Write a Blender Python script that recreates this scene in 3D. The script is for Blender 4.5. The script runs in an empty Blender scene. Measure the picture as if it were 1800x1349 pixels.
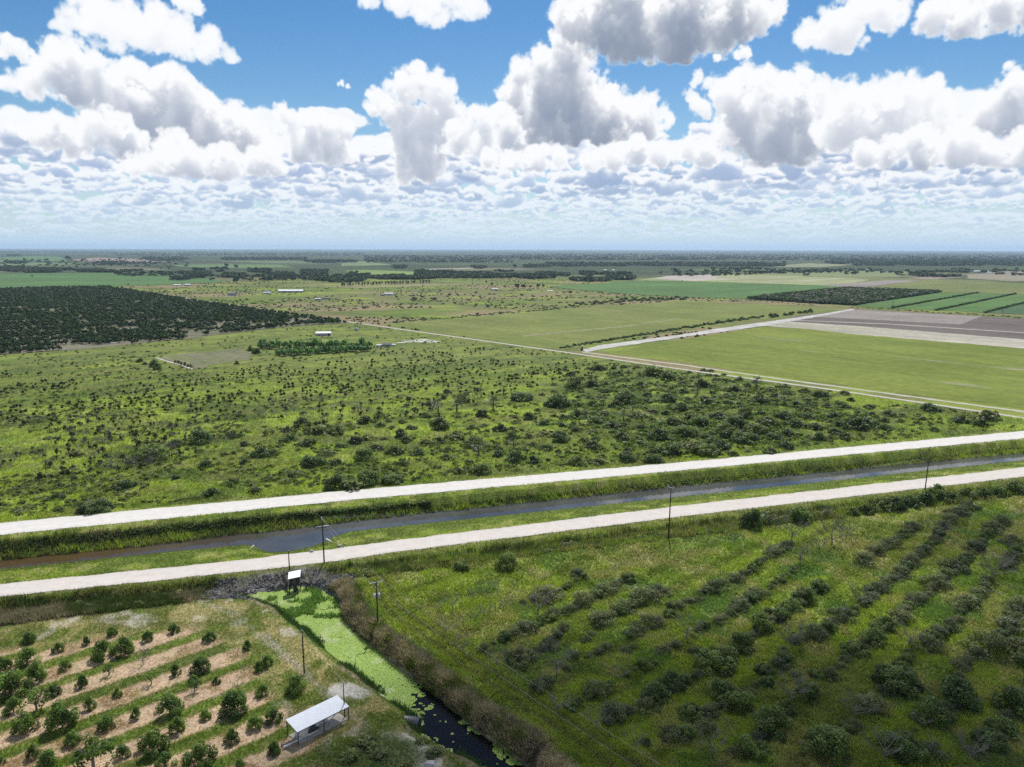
import bpy, math, random
import numpy as np
from mathutils import Vector
# =====================================================================================
# Farmland seen from the air: orchards, a canal between two limestone roads, cumulus sky
# =====================================================================================
SC = bpy.context.scene
COL = SC.collection
RNG = np.random.default_rng(7)
random.seed(7)
SKY_STR, SKY_SAT, CLOUD_STR, EXPOSURE = .068, 1.4, .78, .40
DENOISE = False
# ---------------------------------------------------------------- camera model (photo 1800x1349)
F_PX = 1292.0
CX, CY = 900.0, 674.5
CAM_H = 70.0
PITCH = math.atan((CY - 437.0) / F_PX)
ROLL = math.radians(0.13)
_R0 = np.array([1.0, 0, 0]); _F = np.array([0, math.cos(PITCH), -math.sin(PITCH)]); _U0 = np.array([0, math.sin(PITCH), math.cos(PITCH)])
_R = _R0 * math.cos(ROLL) + _U0 * math.sin(ROLL)
_U = _U0 * math.cos(ROLL) - _R0 * math.sin(ROLL)

def ray(px, py):
    px = np.asarray(px, float); py = np.asarray(py, float)
    return ((px - CX) / F_PX)[..., None] * _R + _F - ((py - CY) / F_PX)[..., None] * _U

# ---------------------------------------------------------------- value noise
def _h(ix, iy, seed):
    n = (ix.astype(np.int64) * 374761393 + iy.astype(np.int64) * 668265263 + seed * 2147483647) & 0xFFFFFFFF
    n = ((n ^ (n >> 13)) * 1274126177) & 0xFFFFFFFF
    n = (n ^ (n >> 16)) & 0xFFFFFFFF
    return n.astype(np.float32) / 4294967295.0

def vnoise(x, y, seed=0):
    ix = np.floor(x); iy = np.floor(y)
    fx = (x - ix).astype(np.float32); fy = (y - iy).astype(np.float32)
    fx = fx * fx * fx * (fx * (fx * 6 - 15) + 10); fy = fy * fy * fy * (fy * (fy * 6 - 15) + 10)
    a = _h(ix, iy, seed); b = _h(ix + 1, iy, seed); c = _h(ix, iy + 1, seed); d = _h(ix + 1, iy + 1, seed)
    return a + (b - a) * fx + (c - a) * fy + (a - b - c + d) * fx * fy

def fbm(x, y, seed=0, octaves=4, gain=0.5):
    s = 0; a = 1; t = 0
    for o in range(octaves):
        s = s + a * vnoise(x * 2 ** o + 17.3 * o, y * 2 ** o - 9.1 * o, seed + o * 31); t += a; a *= gain
    return s / t

def worley3(n, cells, seed):
    """tileable n^3 block of round puffs (1 - distance to the nearest of cells^3 jittered points)"""
    rng = np.random.default_rng(seed)
    pts = rng.random((cells, cells, cells, 3)).astype(np.float32)
    g = (np.arange(n, dtype=np.float32) + .5) / n * cells
    i = np.floor(g).astype(int)
    best = np.full((n, n, n), 9.0, np.float32)
    for a in (-1, 0, 1):
        for b in (-1, 0, 1):
            for c in (-1, 0, 1):
                p = pts[np.ix_((i + a) % cells, (i + b) % cells, (i + c) % cells)]
                d = (g[:, None, None] - (i + a)[:, None, None] - p[..., 0]) ** 2
                d += (g[None, :, None] - (i + b)[None, :, None] - p[..., 1]) ** 2
                d += (g[None, None, :] - (i + c)[None, None, :] - p[..., 2]) ** 2
                best = np.minimum(best, d)
    return 1 - np.sqrt(best)

def lookup3(vol, x, y, z):
    """separable linear lookup of the tileable block along three axes given in block units"""
    n = vol.shape[0]
    out = vol
    for ax, t in enumerate((y, z, x)):
        t = t % n; i = np.floor(t).astype(int) % n; f = (t - np.floor(t)).astype(np.float32)
        sh = [1, 1, 1]; sh[ax] = len(t); f = f.reshape(sh)
        out = np.take(out, i, ax) * (1 - f) + np.take(out, (i + 1) % n, ax) * f
    return out

def sstep(a, b, x):
    t = np.clip((x - a) / (b - a), 0, 1)
    return t * t * (3 - 2 * t)

# ---------------------------------------------------------------- cloud map (azimuth x elevation)
SKY_S = 18.0                       # texels per degree
SKY_AZ, SKY_EL = 50.0, 40.0        # map spans +-50 deg azimuth, 0..40 deg elevation
CLOUDS = [
 # (darkness, flat base y or None, [(x, y, r) ...]) in photograph pixels, turned into directions below
 (.10, None, [(160,18,42),(210,35,46),(270,45,46),(320,60,40),(370,80,30),(408,95,18),(110,40,20),(240,72,28),(330,88,22),(85,42,10)]),
 (.05, None, [(330,5,20),(348,12,13),(310,0,12)]),
 (.05, None, [(12,72,14),(30,85,15),(45,97,14),(62,108,11),(5,90,14)]),
 (.75, 262, [(120,108,40),(160,115,38),(90,130,38),(50,147,32),(18,152,18),(130,150,42),(185,150,42),(240,140,40),(290,145,40),(320,158,36),(250,195,58),(310,200,58),(365,210,48),(408,205,34),(430,235,42),(465,250,34),(300,245,55),(380,250,50),(440,265,35),(200,190,50)]),
 (.60, 283, [(200,235,40),(160,232,34),(100,237,34),(62,240,20),(20,222,11),(38,235,13),(130,255,30),(230,262,36),(300,262,30)]),
 (.55, 312, [(330,285,40),(390,290,40),(450,285,36),(485,292,24),(290,292,34),(240,300,30)]),
 (.55, 290, [(497,192,18),(512,210,24),(540,215,26),(570,222,32),(600,225,22),(545,250,38),(590,258,34),(618,275,16),(530,270,26),(570,275,26)]),
 (0, None, [(600,147,6),(610,153,5),(594,150,4)]),
 (.06, None, [(640,-2,20),(700,-5,36),(760,0,40),(820,2,36),(848,18,18),(780,24,18),(735,18,22)]),
 (.55, 330, [(735,128,26),(715,155,40),(762,160,40),(672,180,26),(650,190,14),(790,195,32),(700,200,38),(750,225,50),(715,255,34),(740,290,42),(775,262,34),(720,305,26)]),
 (.55, 275, [(830,198,20),(855,215,34),(900,235,46),(810,240,36),(850,255,36),(885,195,26),(795,268,26)]),
 (.95, 256, [(925,130,36),(960,118,40),(1000,70,36),(1000,115,50),(905,160,34),(960,178,56),(1020,180,64),(1080,200,58),(1130,212,42),(1163,212,20),(1000,225,48),(935,235,36),(1060,225,40)]),
 (1.05, 118, [(1012,40,42),(1060,40,66),(1130,40,74),(1200,38,74),(1270,35,60),(1320,28,44),(1350,22,30),(1100,78,40),(1180,78,40),(1000,20,34),(1090,-15,60),(1200,-20,60),(1290,-5,50)]),
 (.15, 112, [(1310,94,14),(1300,98,10),(1258,104,9)]),
 (.85, 296, [(1226,138,16),(1298,128,26),(1330,148,36),(1280,162,40),(1218,180,24),(1235,195,26),(1400,162,40),(1445,160,28),(1380,205,74),(1310,205,52),(1335,255,50),(1400,258,52),(1280,230,36),(1450,215,46)]),
 (.50, 268, [(1500,180,40),(1555,168,38),(1600,160,38),(1650,160,28),(1672,165,12),(1540,215,60),(1480,225,46),(1605,215,52),(1650,205,34)]),
 (.25, 100, [(1420,62,28),(1462,45,36),(1505,30,40),(1550,20,40),(1500,70,26),(1575,25,26),(1475,78,22)]),
 (.65, 72, [(1640,25,32),(1700,30,44),(1765,15,42),(1680,55,22),(1810,10,40)]),
 (.65, 242, [(1785,140,22),(1755,180,36),(1800,170,42),(1722,215,34),(1780,225,46),(1700,238,18)]),
 (.60, 300, [(1560,268,34),(1620,262,40),(1690,265,40),(1520,275,30),(1745,275,40),(1800,270,40)]),
 (.45, 300, [(1075,275,32),(1120,265,30),(1040,285,26),(1165,275,30),(1205,265,26),(1240,270,30)]),
 (.45, 300, [(940,285,34),(895,290,30),(980,282,26),(860,285,24)]),
]

def bake_sky():
    """march sunlight through small blocks of cloud density and paint them, far ones first, into an azimuth x elevation map"""
    W, Hh = int(2 * SKY_AZ * SKY_S), int(SKY_EL * SKY_S)
    gx, gy = np.meshgrid(np.arange(W, dtype=np.float32), np.arange(Hh, dtype=np.float32))
    X, Y = gx, gy
    NB = 64
    vol = worley3(NB, 5, 1) * .55 + worley3(NB, 10, 2) * .30 + worley3(NB, 20, 3) * .15
    vol = (vol - vol.mean()) / vol.std()
    col = np.zeros((Hh, W, 3), np.float32); alpha = np.zeros((Hh, W), np.float32)
    SUNC = np.array([.955, .965, .98], np.float32); AMB = np.array([.185, .245, .365], np.float32)
    crng = np.random.default_rng(5)

    def draw(puffs, dark, base, opacity=1.0, mist=0.0, squash=1.0, soften=0.0):
        nonlocal col, alpha
        P = np.array(puffs, np.float32)
        R = float(np.median(P[:, 2])); Rm = float(P[:, 2].max())
        pad = 3 + .25 * Rm
        x0 = int(max(0, (P[:, 0] - P[:, 2]).min() - pad)); x1 = int(min(W, (P[:, 0] + P[:, 2]).max() + pad))
        y0 = int(max(0, (P[:, 1] - P[:, 2]).min() - pad)); y1 = int(min(Hh, (P[:, 1] + P[:, 2]).max() + pad))
        if base is not None: y0 = max(y0, int(base - 6))
        if x1 - x0 < 3 or y1 - y0 < 3: return
        dz = max(1.0, Rm / 16.0)                       # depth of one layer, in map units
        D = int(Rm * 2.1 / dz) + 2
        zc = (np.arange(D, dtype=np.float32) - (D - 1) / 2) * dz
        xs = np.arange(x0, x1, dtype=np.float32); ys = np.arange(y0, y1, dtype=np.float32)
        f = np.full((len(ys), D, len(xs)), -1.0, np.float32)
        ww = min(11.0, Rm * .34); q0 = crng.uniform(0, 500)
        gx_, gy_ = np.meshgrid(xs, ys)
        wx = ((fbm(gx_ / (ww * 2.6) + q0, gy_ / (ww * 2.6), 3, 3) - .5) * 2.2 * ww)[:, None, :]
        wy = ((fbm(gx_ / (ww * 2.6) + q0, gy_ / (ww * 2.2), 91, 3) - .5) * 1.7 * ww)[:, None, :]
        for (px, py, r) in P:
            pz = crng.uniform(-1, 1) * max(0, Rm - r) * .6
            q = 1 - ((xs[None, None, :] + wx - px) ** 2 + ((ys[:, None, None] + wy - py) * squash) ** 2 + ((zc - pz) ** 2)[None, :, None]) / (r * r)
            np.maximum(f, q, out=f)
        sc = NB / (5.0 * max(4.0, min(Rm, 26.0)) * .95)   # block texels per map unit: biggest puffs about one cloud lobe
        ox, oy, oz = crng.uniform(0, NB, 3)
        nz = lookup3(vol, xs * sc + ox, ys * sc + oy, zc * sc + oz)
        nz2 = lookup3(vol, xs * sc * 2.7 + oy, ys * sc * 2.7 + oz, zc * sc * 2.7 + ox)
        nz3 = lookup3(vol, xs * sc * 6.1 + oz, ys * sc * 6.1 + ox, zc * sc * 6.1 + oy)
        f += np.clip(nz * .30 + nz2 * .15 + nz3 * .10, -1.2, .62) * (1 - .55 * soften)
        if base is not None:
            f -= (sstep(base + 5, base - 7, ys[:, None] + wy[:, 0, :] * .5) * 1.3)[:, None, :]
        dens = (sstep(-.06 - .25 * soften, .60 + .40 * soften, f) ** 1.25).astype(np.float32)
        dens = dens + sstep(-.13, .25, f) * .03
        dens *= np.clip((zc.max() - np.abs(zc)) / (3 * dz), 0, 1)[None, :, None]
        sig = (3.6 + 7.0 * dark) * (1 + 1.6 * soften) / max(Rm, 4.5)
        # sunlight: from above and behind; one row up is .72 map units further back
        tau = np.zeros_like(dens); acc = np.zeros((D, len(xs)), np.float32)
        sh = .72 / dz; ish = int(sh); fs = sh - ish
        pathl = math.hypot(1, .72)
        for r_ in range(len(ys) - 1, -1, -1):
            if r_ < len(ys) - 1:
                a_ = np.zeros_like(acc); b_ = np.zeros_like(acc)
                if ish < D: a_[:D - ish] = acc[ish:]
                if ish + 1 < D: b_[:D - ish - 1] = acc[ish + 1:]
                acc = a_ * (1 - fs) + b_ * fs
            acc = acc + dens[r_] * (sig * pathl)
            acc[:, 1:-1] = acc[:, 1:-1] * .7 + (acc[:, :-2] + acc[:, 2:]) * .15
            acc *= .992
            tau[r_] = acc
        S = .55 * np.exp(-tau) + .46 * np.exp(-.26 * tau) + .34 * np.exp(-.075 * tau * (.35 + dark))
        hrel = np.clip((ys - ys[0]) / max(1.0, len(ys)), 0, 1)[:, None]
        T = np.ones((len(ys), len(xs)), np.float32); lum = np.zeros_like(T)
        for d_ in range(D):
            t_ = np.exp(-dens[:, d_] * sig * dz)
            wgt = T * (1 - t_); lum += wgt * S[:, d_]; T *= t_
        a = 1 - T
        lum = lum / np.maximum(a, 1e-3)
        w_ = sstep(-.03, .50, lum)[..., None]
        floor = AMB * (1.45 - .45 * min(dark, 1.2) + .85 * soften) * (.9 + .35 * hrel)[..., None]
        c3 = floor * (1 - w_) + SUNC * (w_ + .03 * np.clip(lum - .9, 0, .4)[..., None])
        if mist > 0:
            c3 = c3 * (1 - mist) + np.array([.62, .78, .89], np.float32) * mist
        a = (a * opacity)[..., None]
        s = (slice(y0, y1), slice(x0, x1))
        col[s] = col[s] * (1 - a) + c3 * a
        alpha[s] = alpha[s] * (1 - a[..., 0]) + a[..., 0]

    rng = np.random.default_rng(12)
    # pale veil hugging the horizon
    el = Y / 18.0
    veil = np.clip(np.exp(-el / 4.2) * .90 + sstep(11, 2.0, el) * .06, 0, .94)
    col[:] = np.array([.55, .74, .90], np.float32); alpha[:] = veil
    # distant ranks of cumulus, from the horizon up; size grows with elevation
    e = .7
    while e < 7.6:
        step = .13 + e * .065
        size = (1.6 + e * 3.7)                      # map units
        n = int(120 / (1 + e * .50))
        for i in range(n):
            az = rng.uniform(-50, 50); ee = e + rng.uniform(-.5, .5) * step
            keep = fbm(np.array([az / (3.0 + e)]), np.array([ee * .9]), 200, 2)[0]
            if keep < .10 + .40 * sstep(4.6, 7.8, ee): continue
            x = (az + 50) * 18; y = ee * 18
            sz = size * float(np.clip(np.exp(rng.normal(-.12, .48)), .35, 2.3))
            m = rng.integers(6, 15); wd = sz * rng.uniform(1.2, 6.5)
            puffs = []
            for j in range(m):
                t = rng.uniform(-1, 1); r = sz * rng.uniform(.5, 1.0) * (1 - .45 * abs(t))
                puffs.append((x + t * wd, y + r * .3 + rng.uniform(0, sz * .8) * (1 - abs(t)), r))
            mist = float(np.clip(.78 - (ee - .6) * .17, .06, .8))
            draw(puffs, rng.uniform(.5, 1.2), y - sz * .28, opacity=float(np.clip(.50 + ee * .16, 0, .97)), mist=mist, squash=rng.uniform(1.6, 2.5) + max(0.0, 3.6 - ee) * .55, soften=.9)
        e += step
    # clouds outside the photograph: above and to the sides
    for i in range(95):
        az = rng.uniform(-50, 50); ee = rng.uniform(7, 39)
        if abs(az) < 37 and ee < 20.5: continue
        x = (az + 50) * 18; y = ee * 18; size = 20 + ee * .9
        puffs = []
        for j in range(rng.integers(5, 11)):
            t = rng.uniform(-1, 1); puffs.append((x + t * size * 2.2, y + rng.uniform(0, size) * (1 - abs(t)), size * rng.uniform(.5, 1) * (1 - .4 * abs(t))))
        draw(puffs, rng.uniform(.3, .9), y - size * .3)
    # the clouds of the photograph
    for dark, base, puffs in CLOUDS:
        q = []
        for (px, py, r) in puffs:
            d = ray(px, py); az = math.degrees(math.atan2(d[0], d[1])); ev = math.degrees(math.atan2(d[2], math.hypot(d[0], d[1])))
            q.append(((az + 50) * 18, ev * 18, r * 18 / 22.5 * .83))
        b = None
        if base is not None:
            mx = sum(p[0] for p in puffs) / len(puffs); d = ray(mx, base)
            b = math.degrees(math.atan2(d[2], math.hypot(d[0], d[1]))) * 18
        draw(q, dark, b)
    # low mist in front of everything near the horizon
    return col, np.clip(alpha, 0, 1)

SUN_EL, SUN_AZ = math.radians(53.0), math.radians(9.0)
SUN = np.array([math.sin(SUN_AZ) * math.cos(SUN_EL), math.cos(SUN_AZ) * math.cos(SUN_EL), math.sin(SUN_EL)])

# ---------------------------------------------------------------- mapping photograph -> ground
def P(px, py, z=0.0):
    d = ray(px, py); t = (z - CAM_H) / d[..., 2]
    return np.stack([d[..., 0] * t, d[..., 1] * t], -1)

def mpp(px, py):
    """metres per photograph pixel at the ground point under a pixel"""
    p = P(px, py); d = math.hypot(p[0], p[1]); return math.sqrt(d * d + CAM_H ** 2) / F_PX

def height_at(base, px, py):
    """height at which a vertical through `base` meets the pixel row py"""
    d = ray(px, py); return CAM_H + d[2] * base[1] / d[1]

# ---------------------------------------------------------------- mesh helpers
def mesh_np(name, V, F, mats=None, tint=None, smooth=False, mat_idx=None):
    V = np.asarray(V, np.float32); F = np.asarray(F, np.int32); k = F.shape[1]
    me = bpy.data.meshes.new(name)
    me.vertices.add(len(V)); me.vertices.foreach_set('co', V.ravel())
    me.loops.add(F.size); me.loops.foreach_set('vertex_index', F.ravel())
    me.polygons.add(len(F)); me.polygons.foreach_set('loop_start', np.arange(0, F.size, k, dtype=np.int32))
    if smooth: me.polygons.foreach_set('use_smooth', np.ones(len(F), bool))
    if mats:
        for m in (mats if isinstance(mats, (list, tuple)) else [mats]): me.materials.append(m)
        if mat_idx is not None: me.polygons.foreach_set('material_index', np.asarray(mat_idx, np.int32))
    if tint is not None:
        a = me.attributes.new('tint', 'FLOAT_COLOR', 'POINT')
        t = np.asarray(tint, np.float32)
        if t.ndim == 1: t = np.repeat(t[:, None], 3, 1)
        a.data.foreach_set('color', np.concatenate([t, np.ones((len(t), 1), np.float32)], 1).ravel())
    me.update(calc_edges=True)
    return me

class MB:
    """collects boxes, tubes and prisms; build() links them as one mesh object"""
    def __init__(s): s.v = []; s.f = []
    def add(s, V, F):
        o = len(s.v); s.v += [tuple(map(float, p)) for p in V]; s.f += [tuple(i + o for i in f) for f in F]; return s
    def box(s, c, d, rz=0.0, taper=1.0):
        x, y, z = d[0] / 2, d[1] / 2, d[2] / 2; ca, sa = math.cos(rz), math.sin(rz); V = []
        for sz in (-1, 1):
            k = taper if sz > 0 else 1.0
            for sx, sy in ((-1, -1), (1, -1), (1, 1), (-1, 1)):
                a, b = sx * x * k, sy * y * k
                V.append((c[0] + a * ca - b * sa, c[1] + a * sa + b * ca, c[2] + sz * z))
        return s.add(V, [(3, 2, 1, 0), (4, 5, 6, 7), (0, 1, 5, 4), (1, 2, 6, 5), (2, 3, 7, 6), (3, 0, 4, 7)])
    def tube(s, pts, rad, n=8):
        pts = [np.array(p, float) for p in pts]
        rad = rad if isinstance(rad, (list, tuple)) else [rad] * len(pts)
        V = []; F = []
        for i, p in enumerate(pts):
            d = pts[min(i + 1, len(pts) - 1)] - pts[max(i - 1, 0)]; d /= max(np.linalg.norm(d), 1e-9)
            u = np.cross(d, [0, 0, 1] if abs(d[2]) < .9 else [1, 0, 0]); u /= np.linalg.norm(u); w = np.cross(d, u)
            for k in range(n):
                a = 2 * math.pi * k / n; V.append(p + rad[i] * (math.cos(a) * u + math.sin(a) * w))
        for i in range(len(pts) - 1):
            for k in range(n): F.append((i * n + k, i * n + (k + 1) % n, (i + 1) * n + (k + 1) % n, (i + 1) * n + k))
        F.append(tuple(range(n - 1, -1, -1))); F.append(tuple(range((len(pts) - 1) * n, len(pts) * n)))
        return s.add(V, F)
    def build(s, name, mat, parent=None, smooth=False, loc=None):
        me = bpy.data.meshes.new(name); me.from_pydata(s.v, [], s.f); me.update()
        import bmesh
        bm = bmesh.new(); bm.from_mesh(me); bmesh.ops.recalc_face_normals(bm, faces=bm.faces[:]); bm.to_mesh(me); bm.free()
        if smooth:
            for p in me.polygons: p.use_smooth = len(p.vertices) == 4
        me.materials.append(mat)
        return link(name, me, parent, loc)

def link(name, me, parent=None, loc=None):
    o = bpy.data.objects.new(name, me); COL.objects.link(o)
    if parent is not None: o.parent = parent
    if loc is not None: o.location = loc
    return o

def tag(o, label=None, cat=None, group=None, kind=None):
    if label: o['label'] = label
    if cat: o['category'] = cat
    if group: o['group'] = group
    if kind: o['kind'] = kind
    return o

def empty(name, loc, rz=0.0):
    o = bpy.data.objects.new(name, None); COL.objects.link(o); o.location = loc; o.rotation_euler.z = rz; o.empty_display_size = .5; return o

ORD = ['first', 'second', 'third', 'fourth', 'fifth', 'sixth', 'seventh', 'eighth', 'ninth', 'tenth', 'eleventh', 'twelfth', 'thirteenth', 'fourteenth', 'fifteenth',
       'sixteenth', 'seventeenth', 'eighteenth', 'nineteenth', 'twentieth'] + ['%dth' % i for i in range(21, 220)]

# ---------------------------------------------------------------- materials
def nodes(name):
    m = bpy.data.materials.new(name); m.use_nodes = True; nt = m.node_tree; nt.nodes.clear()
    out = nt.nodes.new('ShaderNodeOutputMaterial'); return m, nt, out

def N(nt, typ, **kw):
    n = nt.nodes.new(typ)
    for k, v in kw.items():
        if k.startswith('i_'): n.inputs[k[2:].replace('_', ' ')].default_value = v
        else: setattr(n, k, v)
    return n

def rgba(c): return (c[0], c[1], c[2], 1.0)

def mulc(nt, a, b):
    n = N(nt, 'ShaderNodeMix', data_type='RGBA', blend_type='MULTIPLY'); n.inputs[0].default_value = 1.0
    nt.links.new(a, n.inputs[6])
    if isinstance(b, tuple): n.inputs[7].default_value = b
    else: nt.links.new(b, n.inputs[7])
    return n.outputs[2]

def noise_ramp(nt, vec, scale, lo, hi, detail=4.0, rough=.6, p0=.3, p1=.7):
    n = N(nt, 'ShaderNodeTexNoise'); n.inputs['Scale'].default_value = scale; n.inputs['Detail'].default_value = detail; n.inputs['Roughness'].default_value = rough
    nt.links.new(vec, n.inputs['Vector'])
    r = N(nt, 'ShaderNodeValToRGB'); r.color_ramp.elements[0].position = p0; r.color_ramp.elements[1].position = p1
    r.color_ramp.elements[0].color = rgba(lo) if not isinstance(lo, float) else (lo, lo, lo, 1); r.color_ramp.elements[1].color = rgba(hi) if not isinstance(hi, float) else (hi, hi, hi, 1)
    nt.links.new(n.outputs['Fac'], r.inputs['Fac']); return r.outputs['Color']

def simple_mat(name, c, rough=.8, spec=.3, metal=0.0, var=.25, scale=3.0, bump=0.0):
    m, nt, out = nodes(name); tc = N(nt, 'ShaderNodeTexCoord')
    v = noise_ramp(nt, tc.outputs['Object'], scale, 1 - var, 1 + var * .5)
    b = N(nt, 'ShaderNodeBsdfPrincipled'); b.inputs['Roughness'].default_value = rough; b.inputs['Specular IOR Level'].default_value = spec; b.inputs['Metallic'].default_value = metal
    nt.links.new(mulc(nt, v, rgba(c)), b.inputs['Base Color'])
    if bump:
        t = N(nt, 'ShaderNodeTexNoise'); t.inputs['Scale'].default_value = scale * 4; nt.links.new(tc.outputs['Object'], t.inputs['Vector'])
        bp = N(nt, 'ShaderNodeBump'); bp.inputs['Strength'].default_value = bump; nt.links.new(t.outputs['Fac'], bp.inputs['Height']); nt.links.new(bp.outputs['Normal'], b.inputs['Normal'])
    nt.links.new(b.outputs[0], out.inputs[0]); return m

def leaf_mat(name, c, trans=.32, rough=.5, spec=.25, tr_c=None, var=.35):
    """leaves: tint per leaf clump, a little different from plant to plant, sunlight passing through"""
    m, nt, out = nodes(name)
    a = N(nt, 'ShaderNodeAttribute', attribute_name='tint'); oi = N(nt, 'ShaderNodeObjectInfo')
    r = N(nt, 'ShaderNodeValToRGB'); r.color_ramp.elements[0].color = (1 - var, 1 - var * .8, 1 - var * .6, 1); r.color_ramp.elements[1].color = (1 + var, 1 + var * .7, 1 + var * .3, 1)
    nt.links.new(oi.outputs['Random'], r.inputs['Fac'])
    col = mulc(nt, mulc(nt, a.outputs['Color'], r.outputs['Color']), rgba(c))
    b = N(nt, 'ShaderNodeBsdfPrincipled'); b.inputs['Roughness'].default_value = rough; b.inputs['Specular IOR Level'].default_value = spec
    nt.links.new(col, b.inputs['Base Color'])
    t = N(nt, 'ShaderNodeBsdfTranslucent'); tc_ = tr_c or (1.25, 1.35, .6)
    nt.links.new(mulc(nt, col, rgba(tc_)), t.inputs['Color'])
    mx = N(nt, 'ShaderNodeMixShader'); mx.inputs[0].default_value = trans
    nt.links.new(b.outputs[0], mx.inputs[1]); nt.links.new(t.outputs[0], mx.inputs[2]); nt.links.new(mx.outputs[0], out.inputs[0]); return m

def ground_mat(name, fine=1.0):
    m, nt, out = nodes(name)
    a = N(nt, 'ShaderNodeAttribute', attribute_name='tint'); g = N(nt, 'ShaderNodeNewGeometry')
    v1 = noise_ramp(nt, g.outputs['Position'], 1.6, .68, 1.32, 5, .65)
    v2 = noise_ramp(nt, g.outputs['Position'], .22, .80, 1.2, 4, .6)
    b = N(nt, 'ShaderNodeBsdfPrincipled'); b.inputs['Roughness'].default_value = .95; b.inputs['Specular IOR Level'].default_value = .08
    nt.links.new(mulc(nt, mulc(nt, a.outputs['Color'], v1), v2), b.inputs['Base Color'])
    t = N(nt, 'ShaderNodeTexNoise'); t.inputs['Scale'].default_value = 2.4; t.inputs['Detail'].default_value = 5; nt.links.new(g.outputs['Position'], t.inputs['Vector'])
    bp = N(nt, 'ShaderNodeBump'); bp.inputs['Strength'].default_value = .5; bp.inputs['Distance'].default_value = .5
    nt.links.new(t.outputs['Fac'], bp.inputs['Height']); nt.links.new(bp.outputs['Normal'], b.inputs['Normal'])
    nt.links.new(b.outputs[0], out.inputs[0]); return m

def field_mat(name, c1, c2, ang=0.0, scale=.012, stretch=6.0, row=0.0, row_dark=.75, c3=None, c3_amt=.5, fine=.18):
    """a field: two covers mingled in streaks along the working direction, planted rows, bare patches"""
    m, nt, out = nodes(name); g = N(nt, 'ShaderNodeNewGeometry')
    mp = N(nt, 'ShaderNodeMapping', vector_type='POINT'); mp.inputs['Rotation'].default_value = (0, 0, -ang); nt.links.new(g.outputs['Position'], mp.inputs['Vector'])
    ms = N(nt, 'ShaderNodeMapping', vector_type='POINT'); ms.inputs['Scale'].default_value = (1 / stretch, 1, 1); nt.links.new(mp.outputs[0], ms.inputs['Vector'])
    col = noise_ramp(nt, ms.outputs[0], scale, c1, c2, 6, .62, .32, .68)
    col = mulc(nt, col, noise_ramp(nt, ms.outputs[0], scale * 4.5, .84, 1.14, 5, .65)); col = mulc(nt, col, noise_ramp(nt, g.outputs['Position'], scale * .6, .84, 1.14, 4, .6))
    if c3 is not None:
        f = noise_ramp(nt, ms.outputs[0], scale * 1.7, 0.0, 1.0, 5, .6, c3_amt, c3_amt + .1)
        mx = N(nt, 'ShaderNodeMix', data_type='RGBA'); nt.links.new(f, mx.inputs[0]); nt.links.new(col, mx.inputs[6]); mx.inputs[7].default_value = rgba(c3); col = mx.outputs[2]
    col = mulc(nt, col, noise_ramp(nt, g.outputs['Position'], fine, .74, 1.24, 6, .75))
    if row:
        sp = N(nt, 'ShaderNodeSeparateXYZ'); nt.links.new(mp.outputs[0], sp.inputs[0])
        k = N(nt, 'ShaderNodeMath', operation='MULTIPLY'); k.inputs[1].default_value = 2 * math.pi / row; nt.links.new(sp.outputs[1], k.inputs[0])
        s = N(nt, 'ShaderNodeMath', operation='SINE'); nt.links.new(k.outputs[0], s.inputs[0])
        r = N(nt, 'ShaderNodeMapRange'); r.inputs[1].default_value = -1; r.inputs[2].default_value = 1; r.inputs[3].default_value = row_dark; r.inputs[4].default_value = 2 - row_dark
        nt.links.new(s.outputs[0], r.inputs[0]); col = mulc(nt, col, r.outputs[0])
    b = N(nt, 'ShaderNodeBsdfPrincipled'); b.inputs['Roughness'].default_value = .95; b.inputs['Specular IOR Level'].default_value = .08
    nt.links.new(col, b.inputs['Base Color']); nt.links.new(b.outputs[0], out.inputs[0]); return m

M = {}
M['ground'] = ground_mat('meadow_soil')
M['grass'] = leaf_mat('grass_blades', (1, 1, 1), trans=.42, rough=.6, spec=.14, var=.0, tr_c=(1.2, 1.25, .8))
M['citrus'] = leaf_mat('citrus_leaves', (.088, .148, .030), trans=.40, rough=.5, spec=.18)
M['shrub'] = leaf_mat('shrub_leaves', (.080, .124, .032), trans=.42)
M['thicket'] = leaf_mat('thicket_leaves', (.108, .132, .060), trans=.38)
M['scrub'] = leaf_mat('scrub_leaves', (.112, .140, .044), trans=.42, var=.3)
M['palm'] = leaf_mat('palm_fronds', (.075, .098, .045), trans=.3, spec=.4)
M['grove'] = leaf_mat('grove_leaves', (.034, .060, .022), trans=.28, var=.2, spec=.05)
M['woods'] = leaf_mat('woods_leaves', (.050, .074, .038), trans=.30, var=.25, spec=.05)
M['banana'] = leaf_mat('windbreak_leaves', (.12, .235, .075), trans=.48, var=.2)
M['crop'] = leaf_mat('young_row_leaves', (.038, .055, .020), trans=.2)
M['bark'] = simple_mat('bark', (.16, .13, .10), .9, .1, var=.4, scale=6)
M['deadwood'] = simple_mat('dead_wood', (.20, .182, .168), .9, .1, var=.4, scale=4)
M['pole'] = simple_mat('weathered_pole_wood', (.055, .045, .04), .85, .2, var=.35, scale=2)
M['crossarm'] = simple_mat('grey_crossarm_wood', (.42, .42, .42), .7, .3, var=.2, scale=3)
M['porcelain'] = simple_mat('glazed_insulator', (.55, .56, .58), .3, .5, var=.1)
M['can'] = simple_mat('transformer_paint', (.55, .57, .60), .45, .5, var=.12)
M['wire'] = simple_mat('aluminium_wire', (.50, .50, .48), .5, .5, metal=.6, var=.1)
M['roof_white'] = simple_mat('white_roof_sheet', (.68, .71, .75), .55, .35, var=.06, scale=.8)
M['post'] = simple_mat('dark_steel_post', (.06, .062, .065), .6, .4, var=.2)
M['concrete'] = simple_mat('concrete', (.36, .34, .31), .9, .2, var=.3, scale=2)
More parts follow.
